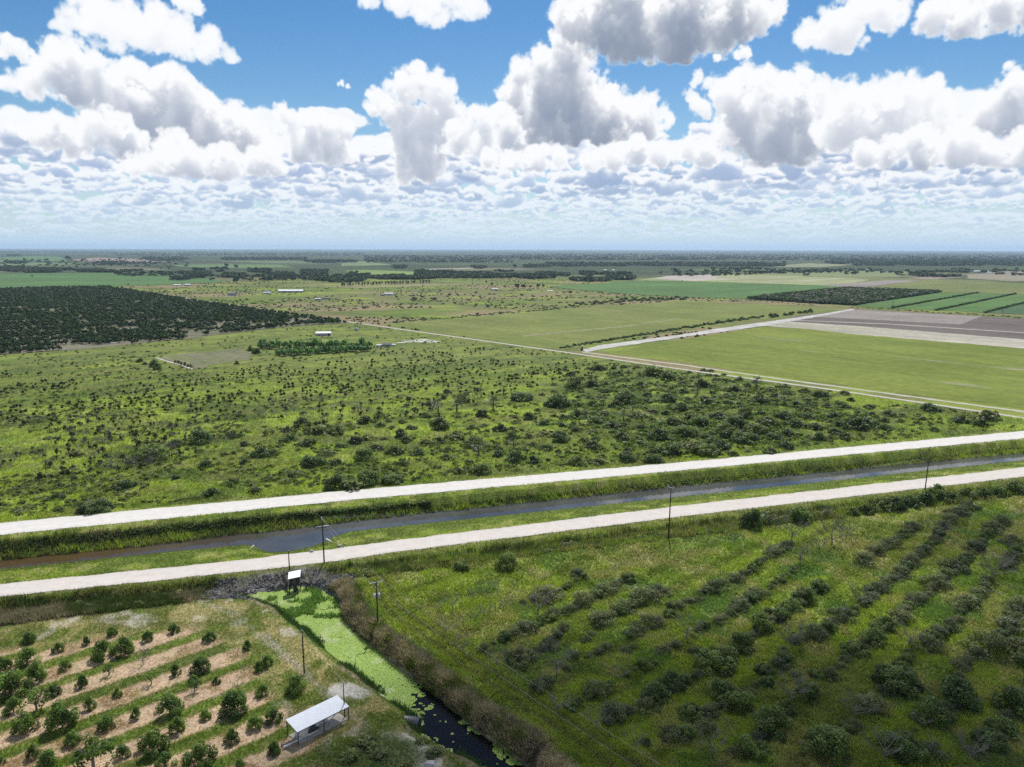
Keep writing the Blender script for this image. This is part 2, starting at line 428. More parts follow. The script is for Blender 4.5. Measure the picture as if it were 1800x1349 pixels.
M['tank'] = simple_mat('pale_poly_tank', (.62, .62, .58), .45, .4, var=.08)
M['pipe'] = simple_mat('white_pvc', (.78, .78, .76), .4, .4, var=.06)
M['machine'] = simple_mat('oily_machine_steel', (.10, .105, .11), .5, .5, metal=.3, var=.5, scale=6)
M['timber'] = simple_mat('dark_timber', (.05, .042, .036), .9, .15, var=.4, scale=5)
M['wall_grey'] = simple_mat('grey_siding', (.34, .36, .39), .7, .3, var=.12, scale=.5)
M['wall_white'] = simple_mat('white_siding', (.62, .63, .65), .7, .3, var=.1, scale=.5)
M['roof_grey'] = simple_mat('grey_metal_roof', (.42, .44, .47), .5, .4, var=.12, scale=.4)
M['roof_dark'] = simple_mat('dark_shingle_roof', (.11, .11, .13), .8, .2, var=.2, scale=.5)
M['window'] = simple_mat('dark_window_glass', (.02, .025, .03), .1, .6, var=.1)
M['rock'] = simple_mat('dark_riprap', (.15, .145, .145), .9, .2, var=.6, scale=1.2, bump=.5)
M['marl'] = simple_mat('pale_marl', (.36, .35, .34), .95, .1, var=.35, scale=.6, bump=.3)
# ---------------------------------------------------------------- layout traced from the photograph (pixel control points -> ground lines)
ROWA = math.radians(42.7)                       # planting direction of every orchard here
RDIR = np.array([math.cos(ROWA), math.sin(ROWA)]); RNRM = np.array([-math.sin(ROWA), math.cos(ROWA)])

def gline(pts, z=0.0):
    q = np.array([P(x, y, z) for x, y in pts]); return q[np.argsort(q[:, 0])]

def Yof(line, X):
    X = np.asarray(X, float); y = np.interp(X, line[:, 0], line[:, 1])
    a = (line[1, 1] - line[0, 1]) / (line[1, 0] - line[0, 0]); b = (line[-1, 1] - line[-2, 1]) / (line[-1, 0] - line[-2, 0])
    y = np.where(X < line[0, 0], line[0, 1] + (X - line[0, 0]) * a, y); return np.where(X > line[-1, 0], line[-1, 1] + (X - line[-1, 0]) * b, y)

ZW = -3.0            # canal water level
ZD = -1.7            # ditch water level
PROFILE = [  # far to near: (points, z)
    ([(0, 917), (600, 861), (1200, 810), (1800, 755)], 0.0),                       # 0 foot of the far road
    ([(0, 920), (600, 864), (1200, 813), (1800, 758)], .25),                       # 1 far road, far edge
    ([(0, 941), (600, 881), (1200, 827), (1800, 771)], .25),                       # 2 far road, near edge
    ([(0, 952), (600, 893), (1200, 837), (1800, 777)], .0),                        # 3 crest of the far bank
    ([(0, 974), (600, 907), (1200, 845), (1800, 786)], -2.1),                      # 4 foot of the steep bank
    ([(0, 985), (300, 955), (400, 941), (492, 933), (617, 917), (1200, 855), (1800, 797)], ZW + .02),      # 5 far waterline
    ([(0, 1001), (133, 988), (300, 970), (433, 958), (445, 959), (458, 966), (470, 971), (495, 971), (520, 968), (550, 961), (573, 953), (585, 944), (617, 934), (700, 925), (1200, 873), (1800, 809)], ZW + .02),  # 6 near waterline
    ([(0, 1006), (133, 993), (300, 976), (433, 965), (458, 972), (495, 975), (550, 966), (585, 952), (617, 943), (700, 933), (1200, 879), (1800, 813)], -1.5),        # 7 crest of the near bank
    ([(0, 1028), (400, 987.5), (567, 968), (700, 950), (1200, 889), (1800, 822)], .25),       # 8 near road, far edge
    ([(0, 1049), (400, 1008), (567, 990), (700, 970), (1200, 908), (1800, 838)], .25),        # 9 near road, near edge
    ([(0, 1058), (400, 1017), (567, 999), (700, 981), (1200, 919), (1800, 846)], 0.0),        # 10 end of the verge
    ([(0, 1078), (400, 1033), (567, 1013), (700, 993), (1200, 932), (1800, 858)], -1.3),      # 11 side ditch
    ([(0, 1100), (400, 1050), (567, 1028), (700, 1008), (1200, 945), (1800, 870)], 0.0),      # 12 orchard side
]
PL = [gline(p, z) for p, z in PROFILE]; PZ = [z for _, z in PROFILE]
DIAG = gline([(190, 505), (617, 567), (1017, 623), (1200, 650), (1430, 681), (1617, 708), (1800, 735.5)])
POND = np.array([P(x, y, ZD) for x, y in [(420.5, 1049.8), (455, 1042), (490, 1039), (531, 1030.6), (565, 1036), (591.5, 1048.4), (602.5, 1070), (602.5, 1089), (635, 1122), (663, 1144), (712, 1182.5), (742, 1210),
        (764, 1226), (800, 1253.6), (835, 1283), (893, 1323.6), (922, 1347), (1050, 1450), (1160, 1540), (1040, 1540), (930, 1420), (845, 1349), (799.5, 1327.5), (756, 1303), (733, 1290), (728, 1275), (725, 1264),
        (714.6, 1253.6), (671, 1223.5), (619, 1182.5), (575, 1144), (537, 1114), (517.6, 1100), (482, 1070)]])

def sdist(X, Y, poly):
    """signed distance to a polygon, negative inside"""
    d = np.full(X.shape, 1e9); ins = np.zeros(X.shape, bool)
    for i in range(len(poly)):
        a = poly[i]; b = poly[(i + 1) % len(poly)]; e = b - a
        t = np.clip(((X - a[0]) * e[0] + (Y - a[1]) * e[1]) / (e @ e), 0, 1)
        d = np.minimum(d, (X - a[0] - t * e[0]) ** 2 + (Y - a[1] - t * e[1]) ** 2)
        c = (a[1] > Y) != (b[1] > Y)
        with np.errstate(divide='ignore', invalid='ignore'):
            xi = a[0] + (Y - a[1]) * (b[0] - a[0]) / ((b[1] - a[1]) if b[1] != a[1] else 1e-9)
        ins ^= c & (X < xi)
    d = np.sqrt(d); return np.where(ins, -d, d)

def inside(X, Y, poly):
    return sdist(np.asarray(X, float), np.asarray(Y, float), poly) < 0

def poly_px(pts): return np.array([P(x, y) for x, y in pts])

def pond_sd(X, Y):
    d = np.full(X.shape, 99.0); m = (X > -75) & (X < 40) & (Y > 40) & (Y < 175)
    if m.any(): d[m] = sdist(X[m], Y[m], POND)
    return d

def terrain(X, Y, fine=True):
    X = np.asarray(X, float); Y = np.asarray(Y, float)
    z = np.zeros(X.shape); q = np.full(X.shape, -1, int)
    ys = [Yof(l, X) for l in PL]
    for i in range(len(ys) - 1):
        m = (Y <= ys[i]) & (Y > ys[i + 1]); t = (ys[i] - Y) / np.maximum(ys[i] - ys[i + 1], 1e-6)
        z = np.where(m, PZ[i] + (PZ[i + 1] - PZ[i]) * np.clip(t, 0, 1), z); q = np.where(m, i, q)
    near = Y <= ys[-1]; q = np.where(near, 50, q)
    mid = (Y > ys[0]); q = np.where(mid, 60, q)
    # canal bed dips below the water
    m = q == 5; z = np.where(m, ZW - .7, z)
    sd = pond_sd(X, Y)
    e = -(X * RNRM[0] + Y * RNRM[1])            # which side of the ditch (right bank is broader)
    right = (X * math.cos(math.radians(-48)) - 0) * 0 + ((X + 30) * .75 + (Y - 125) * .66 > 0)
    w = np.where(right, 3.9, 3.0)
    zp = np.interp(sd / w, [-.4, -.02, .45, 1.0], [ZD - .8, ZD - .03, -.35, 0.0])
    pm = (sd < w) & (q != 8) & (q != 9)
    z = np.where(pm, np.minimum(z, zp), z)
    if fine:
        r = np.hypot(X, Y)
        yd = Yof(DIAG, X)
        amp = np.zeros(X.shape)
        amp = np.where(near & (sd > 0), .9, amp); amp = np.where(mid & (Y < yd - 6), 1.0, amp)
        amp = np.where((q == 3) | (q == 4) | (q == 10) | (q == 11), .55, amp); amp = np.where((q == 2) | (q == 7), .25, amp)
        amp *= 1 - sstep(300, 405, r)
        orch = near & (X * .75 + Y * .66 < 62)       # mown orchard on the left of the ditch
        amp = np.where(orch, .35, amp)
        b = vnoise(X / 1.15, Y / 1.15, 41); b2 = vnoise(X / 2.9, Y / 2.9, 43); b3 = vnoise(X / 18, Y / 18, 47)
        z = z + amp * ((b - .5) * .30 + (b2 - .5) * .55 + (b3 - .5) * .5)
    return z, q, sd

# covers (true colours of the things themselves)
G_BRIGHT = np.array([.155, .205, .030]); G_LIME = np.array([.19, .245, .035]); G_MID = np.array([.105, .145, .028]); G_DARK = np.array([.048, .070, .018])
G_OLIVE = np.array([.125, .135, .042]); G_DRY = np.array([.25, .225, .105]); TAN = np.array([.36, .268, .182]); SOIL = np.array([.37, .335, .285]); DEAD = np.array([.19, .162, .115]); MARL = np.array([.40, .385, .36])
PASTURE = np.array([.135, .142, .052])

def mix(a, b, t): return a + (b - a) * np.asarray(t)[..., None]

def row_phase(X, Y):
    return ((X * RNRM[0] + Y * RNRM[1]) - ROW_OFF) / ROW_SP      # integer on a tree row

FAR_PAL = np.array([[.070, .105, .032], [.10, .135, .045], [.13, .135, .065], [.045, .07, .026], [.04, .058, .025], [.10, .11, .05], [.16, .145, .095], [.045, .07, .026]])

THICK = poly_px([(1000, 665), (1180, 650), (1450, 695), (1560, 725), (1500, 755), (1340, 785), (1180, 795), (1060, 780), (960, 740)])
def cover(X, Y, q, sd):
    n1 = fbm(X / 34, Y / 34, 101, 4); n2 = fbm(X / 7, Y / 7, 102, 4); n3 = fbm(X / 2.2, Y / 2.2, 103, 3); n4 = fbm(X / 75, Y / 75, 105, 3)
    r = np.hypot(X, Y)
    # --- open pasture / far country
    c = mix(PASTURE * np.ones(X.shape + (3,)), G_MID * 1.05, sstep(.42, .62, fbm(X / 120, Y / 60, 110, 4)))
    c = mix(c, np.array([.22, .165, .10]), sstep(.50, .66, fbm(X / 160, Y / 90, 111, 4)) * .75); c = mix(c, G_DARK * 1.4, sstep(.54, .66, fbm(X / 45, Y / 30, 113, 4)) * .55)
    c = mix(c, G_LIME, sstep(.64, .72, fbm(X / 70, Y / 45, 112, 3)) * .7)
    # far patchwork: blocks along the planting grid
    u = X * RDIR[0] + Y * RDIR[1]; v = X * RNRM[0] + Y * RNRM[1]
    cu = np.floor(u / 850 + .35 * vnoise(np.floor(v / 420), np.zeros_like(v), 5)); cv = np.floor(v / 420)
    k = _h(cu, cv, 77); idx = np.clip((k * len(FAR_PAL)).astype(int), 0, len(FAR_PAL) - 1)
    far = FAR_PAL[idx]; dark = np.array([.040, .058, .026])
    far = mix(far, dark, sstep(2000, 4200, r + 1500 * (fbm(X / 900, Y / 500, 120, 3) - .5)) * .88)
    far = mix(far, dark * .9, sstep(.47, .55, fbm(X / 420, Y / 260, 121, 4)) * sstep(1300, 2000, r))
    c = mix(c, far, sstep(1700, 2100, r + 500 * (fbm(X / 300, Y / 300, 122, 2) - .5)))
    # --- overgrown land beyond the far road
    yd = Yof(DIAG, X); mid = (q == 60) & (Y < yd) & (Y < 900)
    cm = mix(G_MID * 1.2 * np.ones(X.shape + (3,)), G_BRIGHT * 1.1, sstep(.38, .60, n1 * .6 + n2 * .4)); cm = mix(cm, G_LIME * 1.12, sstep(.50, .64, n4 * .5 + n2 * .5) * .95)
    cm = mix(cm, G_DARK * 1.3, sstep(.56, .70, fbm(X / 22, Y / 11, 104, 4)) * .75); cm = mix(cm, G_OLIVE, sstep(.5, .66, fbm(X / 13, Y / 13, 107, 3)) * .6)
    cm = mix(cm, DEAD, sstep(.66, .78, n2) * .35)
    # a cleared strip of thinner, yellower growth at the back
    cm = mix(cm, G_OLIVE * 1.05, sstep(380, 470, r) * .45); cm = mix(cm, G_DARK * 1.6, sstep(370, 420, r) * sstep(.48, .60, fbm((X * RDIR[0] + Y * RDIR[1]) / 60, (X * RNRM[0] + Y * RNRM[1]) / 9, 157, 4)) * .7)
    cm = mix(cm, G_DARK * 1.25, sstep(0, 14, -sdist(X, Y, THICK)) * (mid & True) * sstep(.64, .5, n2) * .85) if True else cm
    tw = np.abs(((v * 1.0 + 14 * (n4 - .5)) % 46) - 23)           # old swales between the beds
    cm = mix(cm, G_DARK * 1.5, sstep(3.4, 1.2, tw) * .55)
    c = np.where(mid[..., None], cm, c)
    # --- banks and verges
    vg = mix(G_MID * np.ones(X.shape + (3,)), G_BRIGHT * 1.05, sstep(.38, .6, n2)); vg = mix(vg, G_DRY, sstep(.52, .66, n3 * .5 + n2 * .5) * .55); vg = mix(vg, G_MID * .7, sstep(.54, .66, fbm(X / 5, Y / 5, 173, 4)) * .7)
    c = np.where(((q == 0) | (q == 2) | (q == 7))[..., None], vg, c)
    c = np.where((q == 9)[..., None], mix(vg, G_OLIVE, .5 * np.ones(X.shape)), c)
    bank = mix(G_DARK * .62 * np.ones(X.shape + (3,)), G_OLIVE * .55, sstep(.4, .75, n3)); bank = mix(bank, DEAD * .5, sstep(.55, .75, n2) * .6); vb = mix(G_OLIVE * .95 * np.ones(X.shape + (3,)), G_MID * 1.15, sstep(.4, .6, n2)); vb = mix(vb, G_DARK * .9, sstep(.50, .64, fbm(X / 5, Y / 3, 151, 4)) * .85); vb = mix(vb, G_DRY * .8, sstep(.56, .70, n3) * .5); lf = sstep(-38, -48, X)[..., None]; vb = vb * (1 - lf) + np.where((q == 10)[..., None], vb * .8, mix(G_DARK * .8 * np.ones(X.shape + (3,)), DEAD * .75, sstep(.45, .65, n2))) * lf; bank = np.where((q == 3)[..., None], bank * 1.15, vb)  # steep far bank: its shade is partly put into the cover colour
    c = np.where(((q == 3) | (q == 10) | (q == 11))[..., None], bank, c)
    shelf = mix(G_MID * 1.1 * np.ones(X.shape + (3,)), G_BRIGHT, sstep(.45, .7, n2)); shelf = mix(shelf, G_OLIVE * .9, sstep(.45, .62, fbm(X / 4, Y / 3, 171, 4)) * .8); shelf = mix(shelf, G_DARK, sstep(.58, .68, fbm(X / 6, Y / 4, 172, 4)) * .8); c = np.where((q == 4)[..., None], shelf, c)
    c = np.where(((q == 1) | (q == 8))[..., None], SOIL, c); c = np.where(((q == 5) | (q == 6))[..., None], mix(np.array([.07, .055, .035]) * np.ones(X.shape + (3,)), G_MID, (q == 6) * .9), c)
    # --- right-hand orchard gone wild
    near = q == 50
    rp = row_phase(X, Y); dr = np.abs(rp - np.round(rp))
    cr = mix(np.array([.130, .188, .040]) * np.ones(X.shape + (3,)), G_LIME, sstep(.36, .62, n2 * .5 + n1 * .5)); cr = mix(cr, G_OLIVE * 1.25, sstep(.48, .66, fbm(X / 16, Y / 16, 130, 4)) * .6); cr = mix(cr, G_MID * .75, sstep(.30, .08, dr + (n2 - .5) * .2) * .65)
    cr = mix(cr, G_LIME, sstep(.55, .68, fbm(X / 20, Y / 20, 131, 4)) * .75); cr = mix(cr, G_DRY, sstep(.50, .66, fbm(X / 6, Y / 6, 133, 4)) * .55); cr = mix(cr, DEAD * 1.1, sstep(.60, .74, n2 * .6 + n3 * .4) * .45); cr = mix(cr, np.array([.07, .135, .035]), sstep(.6, .7, fbm(X / 9, Y / 9, 132, 3)) * .6)
    # --- mown orchard on the left
    side = X * .75 + Y * .66
    left = near & (sd > 0) & (side < LEFT_SIDE(Y))
    st = dr + (n3 - .5) * .16 + (n2 - .5) * .10
    cl = mix(TAN * np.ones(X.shape + (3,)), G_MID * 1.15, sstep(.27, .37, st)); cl = mix(cl, G_DRY * 1.15, sstep(.55, .75, n3) * .4)
    u_ = vnoise(u / 30, v / 1.3, 140); cl = mix(cl, G_DARK * 1.4, sstep(.6, .75, u_) * .5 * sstep(.25, .35, dr)); cl = mix(cl, TAN * .78, sstep(.6, .75, n2) * sstep(.3, .2, st) * .5)
    # headlands without strips: towards the ditch and towards the road
    hd = np.minimum(sd, 99); head = np.maximum(sstep(17.0, 11.5, hd + (n2 - .5) * 6), sstep(13.5, 8.5, (Yof(PL[12], X) - Y) + (n1 - .5) * 4))
    ch = mix(G_OLIVE * np.ones(X.shape + (3,)), G_DRY * 1.05, sstep(.42, .62, n2)); ch = mix(ch, G_MID * .95, sstep(.45, .6, fbm(X / 5, Y / 5, 141, 4)) * .85); ch = mix(ch, SOIL * .9, sstep(.64, .72, fbm(X / 4.5, Y / 4.5, 142, 4)) * .6)
    cl = mix(cl, ch, head)
    # worn marl: end of the track by the shelter and the turning place
    for (px, py, rad, am) in ((604, 1215, 3.4, .95), (645, 1215, 2.6, .7), (700, 1320, 5.5, .8), (735, 1345, 5.0, .9), (245, 1093, 3.0, .45), (350, 1085, 1.8, .3), (420, 1095, 2.4, .25)):
        g = P(px, py); dd = np.hypot(X - g[0], Y - g[1]) / rad; cl = mix(cl, MARL * .95, am * sstep(1.05, .35, dd + (n3 - .5) * .9))
    tr = np.abs(sd - 7.5); cl = mix(cl, SOIL * .8, sstep(1.3, .3, tr + (n3 - .5) * 1.4) * sstep(.45, .65, n2) * .6)
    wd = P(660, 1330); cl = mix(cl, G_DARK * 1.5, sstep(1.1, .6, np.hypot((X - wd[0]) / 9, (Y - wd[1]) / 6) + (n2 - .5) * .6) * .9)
    c = np.where(near[..., None], np.where(left[..., None], cl, cr), c)
    # ditch banks: dead brown grass on the right, mixed on the left
    rb = near & (side >= LEFT_SIDE(Y))
    edge = sstep(4.4, 3.3, sd + (n3 - .5) * 1.6)
    db = mix(DEAD * 1.5 * np.ones(X.shape + (3,)), DEAD * .6, sstep(.5, .62, fbm(X / 2.4, Y / 2.4, 161, 3))); db = mix(db, G_MID * .9, sstep(.54, .66, n2)); c = np.where((rb & (sd > 0))[..., None], mix(c, db, edge), c)
    mow = sstep(5.0, 6.0, sd) * sstep(12.5, 11.0, sd); tw2 = np.abs(sd - 8.8) ; c = np.where((rb & (sd > 0))[..., None], mix(c, mix(G_LIME * .85 * np.ones(X.shape + (3,)), G_OLIVE, sstep(.9, .3, np.abs(tw2 - 1.2))), mow * .75), c)
    lb = mix(DEAD * 1.15 * np.ones(X.shape + (3,)), G_MID, sstep(.45, .6, n2)); c = np.where((left & (sd > 0))[..., None], mix(c, lb, sstep(2.6, 1.4, sd + (n3 - .5) * 1.2) * .9), c)
    c = np.where((sd < 0)[..., None], np.array([.05, .045, .03]), c)
    # dark rubble slope under the road by the pump hut
    rr = sstep(7.0, 4.5, sd) * ((q == 10) | (q == 11) | (q == 9)); c = mix(c, np.array([.16, .152, .145]) * (.5 + 1.1 * n3[..., None]), rr * .9)
    return c

def LEFT_SIDE(Y):
    """value of .75 X + .66 Y on the ditch centre line, as a function of Y"""
    ax, ay = P(520, 1045, ZD); bx, by = P(760, 1265, ZD); cx, cy = P(1100, 1545, ZD)
    xs = np.interp(Y, [cy, by, ay], [cx, bx, ax]); return .75 * xs + .66 * np.asarray(Y)

# tree rows of the tended orchard: phase and spacing fitted to the traced trees
CITRUS = [(720,500,65),(190,545,85),(180,680,130),(375,605,65),(555,560,50),(660,645,140),(800,620,130),(950,535,70),(1115,480,80),(1345,540,90),(1590,590,65),(1710,700,100),(30,720,90),(70,880,190),(235,790,120),(420,720,75),(700,760,75),(530,830,70),(345,885,85),(1130,755,70),(1290,730,130),(970,815,80),(755,895,60),(575,975,75),(90,995,110),(240,990,140),(160,1120,140),(400,1095,180),(1090,1000,160),(875,1030,70),(680,1105,100),(465,1200,95),(215,1295,75),(990,1245,180),(1140,1120,100),(785,1280,100),(600,1360,220),(1290,1320,180),(1510,990,190),(1320,1035,70),(1685,885,85),(1640,1095,100),(1752,1050,110),(1490,1180,95),(1065,1345,110),(1255,860,90),(1390,810,50),(305,1375,150),(1540,1345,60),(0,1340,60),(1765,1255,80),(1900,860,125)]
CITRUS = [(x / 3.656, 980 + y / 3.656, w / 3.656) for x, y, w in CITRUS] + [(480.7, 1322, 22), (455, 1180, 18), (340, 1200, 16)]
_pp = np.array([P(x, y) @ RNRM for x, y, w in CITRUS])
ROW_SP = max(np.arange(7.3, 8.2, .01), key=lambda s: abs(np.exp(2j * np.pi * _pp / s).sum()))
ROW_OFF = np.angle(np.exp(2j * np.pi * _pp / ROW_SP).sum()) / (2 * np.pi) * ROW_SP

# ---------------------------------------------------------------- the ground: one polar sheet, fine where the camera looks
def build_ground():
    az = np.radians(np.concatenate([np.arange(-180, -45, 4.5), np.linspace(-44.5, 44.5, 860), np.arange(46, 178, 4.5)]))
    r = np.concatenate([np.array([1.0, 20, 45, 60]), 72 * 1.0048 ** np.arange(0, 420)])
    r = np.concatenate([r, r[-1] * 1.011 ** np.arange(1, 420)]); r = r[r < 45000]
    A, R = np.meshgrid(az, r); X = R * np.sin(A); Y = R * np.cos(A)
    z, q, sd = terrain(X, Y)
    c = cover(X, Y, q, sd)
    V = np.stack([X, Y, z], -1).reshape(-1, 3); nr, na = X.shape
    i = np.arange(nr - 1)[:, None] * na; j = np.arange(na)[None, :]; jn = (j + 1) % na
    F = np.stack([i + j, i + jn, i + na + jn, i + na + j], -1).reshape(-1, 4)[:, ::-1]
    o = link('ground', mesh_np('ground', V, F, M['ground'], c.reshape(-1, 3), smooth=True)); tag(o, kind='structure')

build_ground()

def hz(x, y): return float(terrain(np.array([x]), np.array([y]))[0][0])

# ---------------------------------------------------------------- roads, water, fields
def road_mat(name, c):
    m, nt, out = nodes(name); g = N(nt, 'ShaderNodeNewGeometry')
    v = noise_ramp(nt, g.outputs['Position'], .5, .90, 1.05, 5, .6); v2 = noise_ramp(nt, g.outputs['Position'], 5.0, .95, 1.04, 4, .7)
    a = N(nt, 'ShaderNodeAttribute', attribute_name='tint')
    b = N(nt, 'ShaderNodeBsdfPrincipled'); b.inputs['Roughness'].default_value = .95; b.inputs['Specular IOR Level'].default_value = .1
    nt.links.new(mulc(nt, mulc(nt, mulc(nt, v, v2), a.outputs['Color']), rgba(c)), b.inputs['Base Color']); nt.links.new(b.outputs[0], out.inputs[0]); return m

def ribbon(name, la, lb, x0, x1, step, z, mat, jit=.35, cross=9, tracks=True):
    jit = jit * (1.6 if tracks else 1.0)
    xs = np.arange(x0, x1, step); ya = Yof(la, xs); yb = Yof(lb, xs)
    ya = ya + (fbm(xs / 3, xs * 0, 301, 3) - .5) * 2 * jit; yb = yb + (fbm(xs / 3, xs * 0, 302, 3) - .5) * 2 * jit
    t = np.linspace(0, 1, cross); X = np.repeat(xs[:, None], cross, 1); Y = ya[:, None] + (yb - ya)[:, None] * t
    V = np.stack([X, Y, np.full(X.shape, z)], -1).reshape(-1, 3); n = len(xs)
    i = np.arange(n - 1)[:, None] * cross; j = np.arange(cross - 1)[None, :]
    F = np.stack([i + j, i + j + 1, i + cross + j + 1, i + cross + j], -1).reshape(-1, 4)
    tt = np.repeat(t[None, :], n, 0); tint = np.ones(X.shape) * .96
    if tracks:
        for w in (.30, .42, .60, .72): tint = tint + .06 * np.exp(-((tt - w + .02 * (fbm(X / 25, X * 0, 310, 2) - .5)) / .045) ** 2)
        tint = tint - .10 * np.exp(-(np.minimum(tt, 1 - tt) / .06) ** 2) * vnoise(X / 2, Y / 2, 311)
    o = link(name, mesh_np(name, V, F, mat, np.repeat(tint.reshape(-1, 1), 3, 1))); return tag(o, kind='structure')

M['limestone'] = road_mat('crushed_limestone', (.54, .52, .49)); M['limestone_pink'] = road_mat('packed_shell', (.50, .462, .425)); M['track'] = road_mat('sandy_track', (.40, .375, .33))
ribbon('limestone_road', PL[1], PL[2], -420, 700, 1.0, .30, M['limestone'])
ribbon('shell_road', PL[8], PL[9], -420, 620, 1.0, .30, M['limestone_pink'])
def offset_line(pts, d0, d1):
    a = gline(pts); return a + np.array([0, d0]), a + np.array([0, d1])
dl = offset_line([(190, 505), (617, 567), (1017, 623), (1200, 650), (1430, 681), (1617, 708), (1800, 735.5)], 2.6, -2.6)
ribbon('dirt_road', dl[0], dl[1], -900, 420, 1.2, .10, M['track'], jit=.4, cross=5, tracks=False)
m2 = [(1023, 619.5), (1200, 642.5), (1367, 666.5), (1500, 684.5), (1633, 702.5), (1797, 724.5)]
dl2 = offset_line(m2, 3.4, -2.2); x0 = gline(m2)[0, 0]
ribbon('sand_strip', dl2[0], dl2[1], x0, 420, 1.2, .10, road_mat('weedy_sand', (.36, .36, .27)), jit=1.3, cross=5, tracks=False)

def water_mat(name, c, rough=.04, bump=.06, scale=1.2, silt=None, spec=.5):
    m, nt, out = nodes(name); g = N(nt, 'ShaderNodeNewGeometry')
    b = N(nt, 'ShaderNodeBsdfPrincipled'); b.inputs['Roughness'].default_value = rough; b.inputs['IOR'].default_value = 1.36; b.inputs['Specular IOR Level'].default_value = spec
    base = mulc(nt, noise_ramp(nt, g.outputs['Position'], .06, .6, 1.4), rgba(c))
    if silt:                                    # tannin-brown silt in the upstream reach
        sx = N(nt, 'ShaderNodeSeparateXYZ'); nt.links.new(g.outputs['Position'], sx.inputs[0]); mr = N(nt, 'ShaderNodeMapRange'); mr.inputs[1].default_value = -105; mr.inputs[2].default_value = -52; mr.inputs[3].default_value = 1; mr.inputs[4].default_value = 0; nt.links.new(sx.outputs[0], mr.inputs[0])
        mxs = N(nt, 'ShaderNodeMix', data_type='RGBA'); nt.links.new(mr.outputs[0], mxs.inputs[0]); nt.links.new(base, mxs.inputs[6]); mxs.inputs[7].default_value = rgba(silt); base = mxs.outputs[2]
    nt.links.new(base, b.inputs['Base Color'])
    t = N(nt, 'ShaderNodeTexNoise'); t.inputs['Scale'].default_value = scale; t.inputs['Detail'].default_value = 3; nt.links.new(g.outputs['Position'], t.inputs['Vector'])
    bp = N(nt, 'ShaderNodeBump'); bp.inputs['Strength'].default_value = bump; bp.inputs['Distance'].default_value = .3; nt.links.new(t.outputs['Fac'], bp.inputs['Height']); nt.links.new(bp.outputs['Normal'], b.inputs['Normal'])
    nt.links.new(b.outputs[0], out.inputs[0]); return m
M['canal'] = water_mat('canal_water', (.060, .062, .064), .03, .02, .8, (.060, .038, .018)); M['ditch'] = water_mat('ditch_water', (.006, .006, .006), .05, .02, spec=.22)
la, lb = PL[5].copy(), PL[6].copy(); la[:, 1] += .9; lb[:, 1] -= .9
o = ribbon('canal_water', la, lb, -420, 700, 1.0, ZW, M['canal'], jit=0, cross=2, tracks=False)

def ngon(name, poly, z, mat, kind='structure'):
    me = bpy.data.meshes.new(name); me.from_pydata([(p[0], p[1], z) for p in poly], [], [tuple(range(len(poly)))]); me.materials.append(mat)
    me.update()
    if me.polygons[0].normal.z < 0: me.flip_normals()
    return tag(link(name, me), kind=kind)
def grow(poly, d):
    c = poly.mean(0); out = []
    for i in range(len(poly)):
        e = poly[(i + 1) % len(poly)] - poly[i - 1]; n = np.array([e[1], -e[0]]); n /= np.linalg.norm(n) + 1e-9
        a = 0.5 * sum(poly[k][0] * poly[(k + 1) % len(poly)][1] - poly[(k + 1) % len(poly)][0] * poly[k][1] for k in range(len(poly)))
        out.append(poly[i] + n * d * (1 if a > 0 else -1))
    return np.array(out)
ngon('ditch_water', grow(POND, .5), ZD, M['ditch'])

R90 = ROWA + math.pi / 2
FIELD_POLYS = []
def field(name, px, z, mat, rag=1.6):
    """a field sheet with a slightly ragged outline"""
    q = poly_px(px); FIELD_POLYS.append(q); out = []
    for i in range(len(q)):
        a, b = q[i], q[(i + 1) % len(q)]; L = np.linalg.norm(b - a); n = max(1, int(L / 6)); e = (b - a) / max(L, 1e-6); nn = np.array([-e[1], e[0]])
        for k in range(n):
            p = a + (b - a) * k / n; out.append(p + nn * (RNG.uniform(-rag, rag) if k else 0))
    return ngon(name, np.array(out), z, mat)

CROP = (.062, .125, .038); CROP2 = (.085, .155, .042)
field('hay_field', [(1062, 621.5), (1200, 597), (1340, 575), (1420, 578), (1500, 586), (1800, 612), (1990, 632), (1990, 742), (1800, 719), (1634, 698), (1500, 680), (1367, 662), (1200, 638)], .06, field_mat('hay_field', (.112, .150, .026), (.158, .188, .036), R90, .02, 5.0, 0, 1, (.27, .26, .20), .60), 1.0)
field('fallow_strip', [(1330, 572.5), (1367, 564), (1500, 572), (1800, 596), (1990, 611), (1990, 632), (1800, 613), (1500, 588), (1420, 579)], .10, field_mat('fallow_strip', (.24, .235, .16), (.38, .355, .31), R90, .03, 7.0), 2.0)
field('ploughed_field', [(1367, 564.5), (1400, 556), (1497, 544), (1650, 552), (1733, 557), (1800, 561), (2000, 573), (2000, 614), (1800, 597), (1500, 573)], .14, field_mat('ploughed_field', (.105, .085, .078), (.135, .115, .105), R90, .02, 9.0, 6.0, .93), 1.0)
field('dry_soil_block', [(1418, 556.5), (1500, 545), (1725, 557), (1688, 571), (1560, 564)], .17, field_mat('dry_soil_block', (.20, .18, .165), (.235, .205, .185), R90, .02, 9.0, 6.0, .95), 1.0)
field('sand_track', [(1370, 563.2), (1374, 562.2), (1560, 569.5), (1800, 585), (1990, 597), (1990, 599), (1800, 586.4), (1560, 570.8)], .20, field_mat('sand_track', (.24, .22, .20), (.32, .30, .27)), .5)
field('sand_track', [(1023, 615), (1060, 606.5), (1197, 589), (1260, 578.5), (1350, 566), (1440, 553), (1497, 543.5), (1503, 545), (1450, 555), (1367, 570), (1270, 584), (1197, 594), (1060, 614), (1030, 620)], .21, field_mat('white_sand_track', (.33, .325, .30), (.43, .42, .40), R90, .08, 2), 1.0)
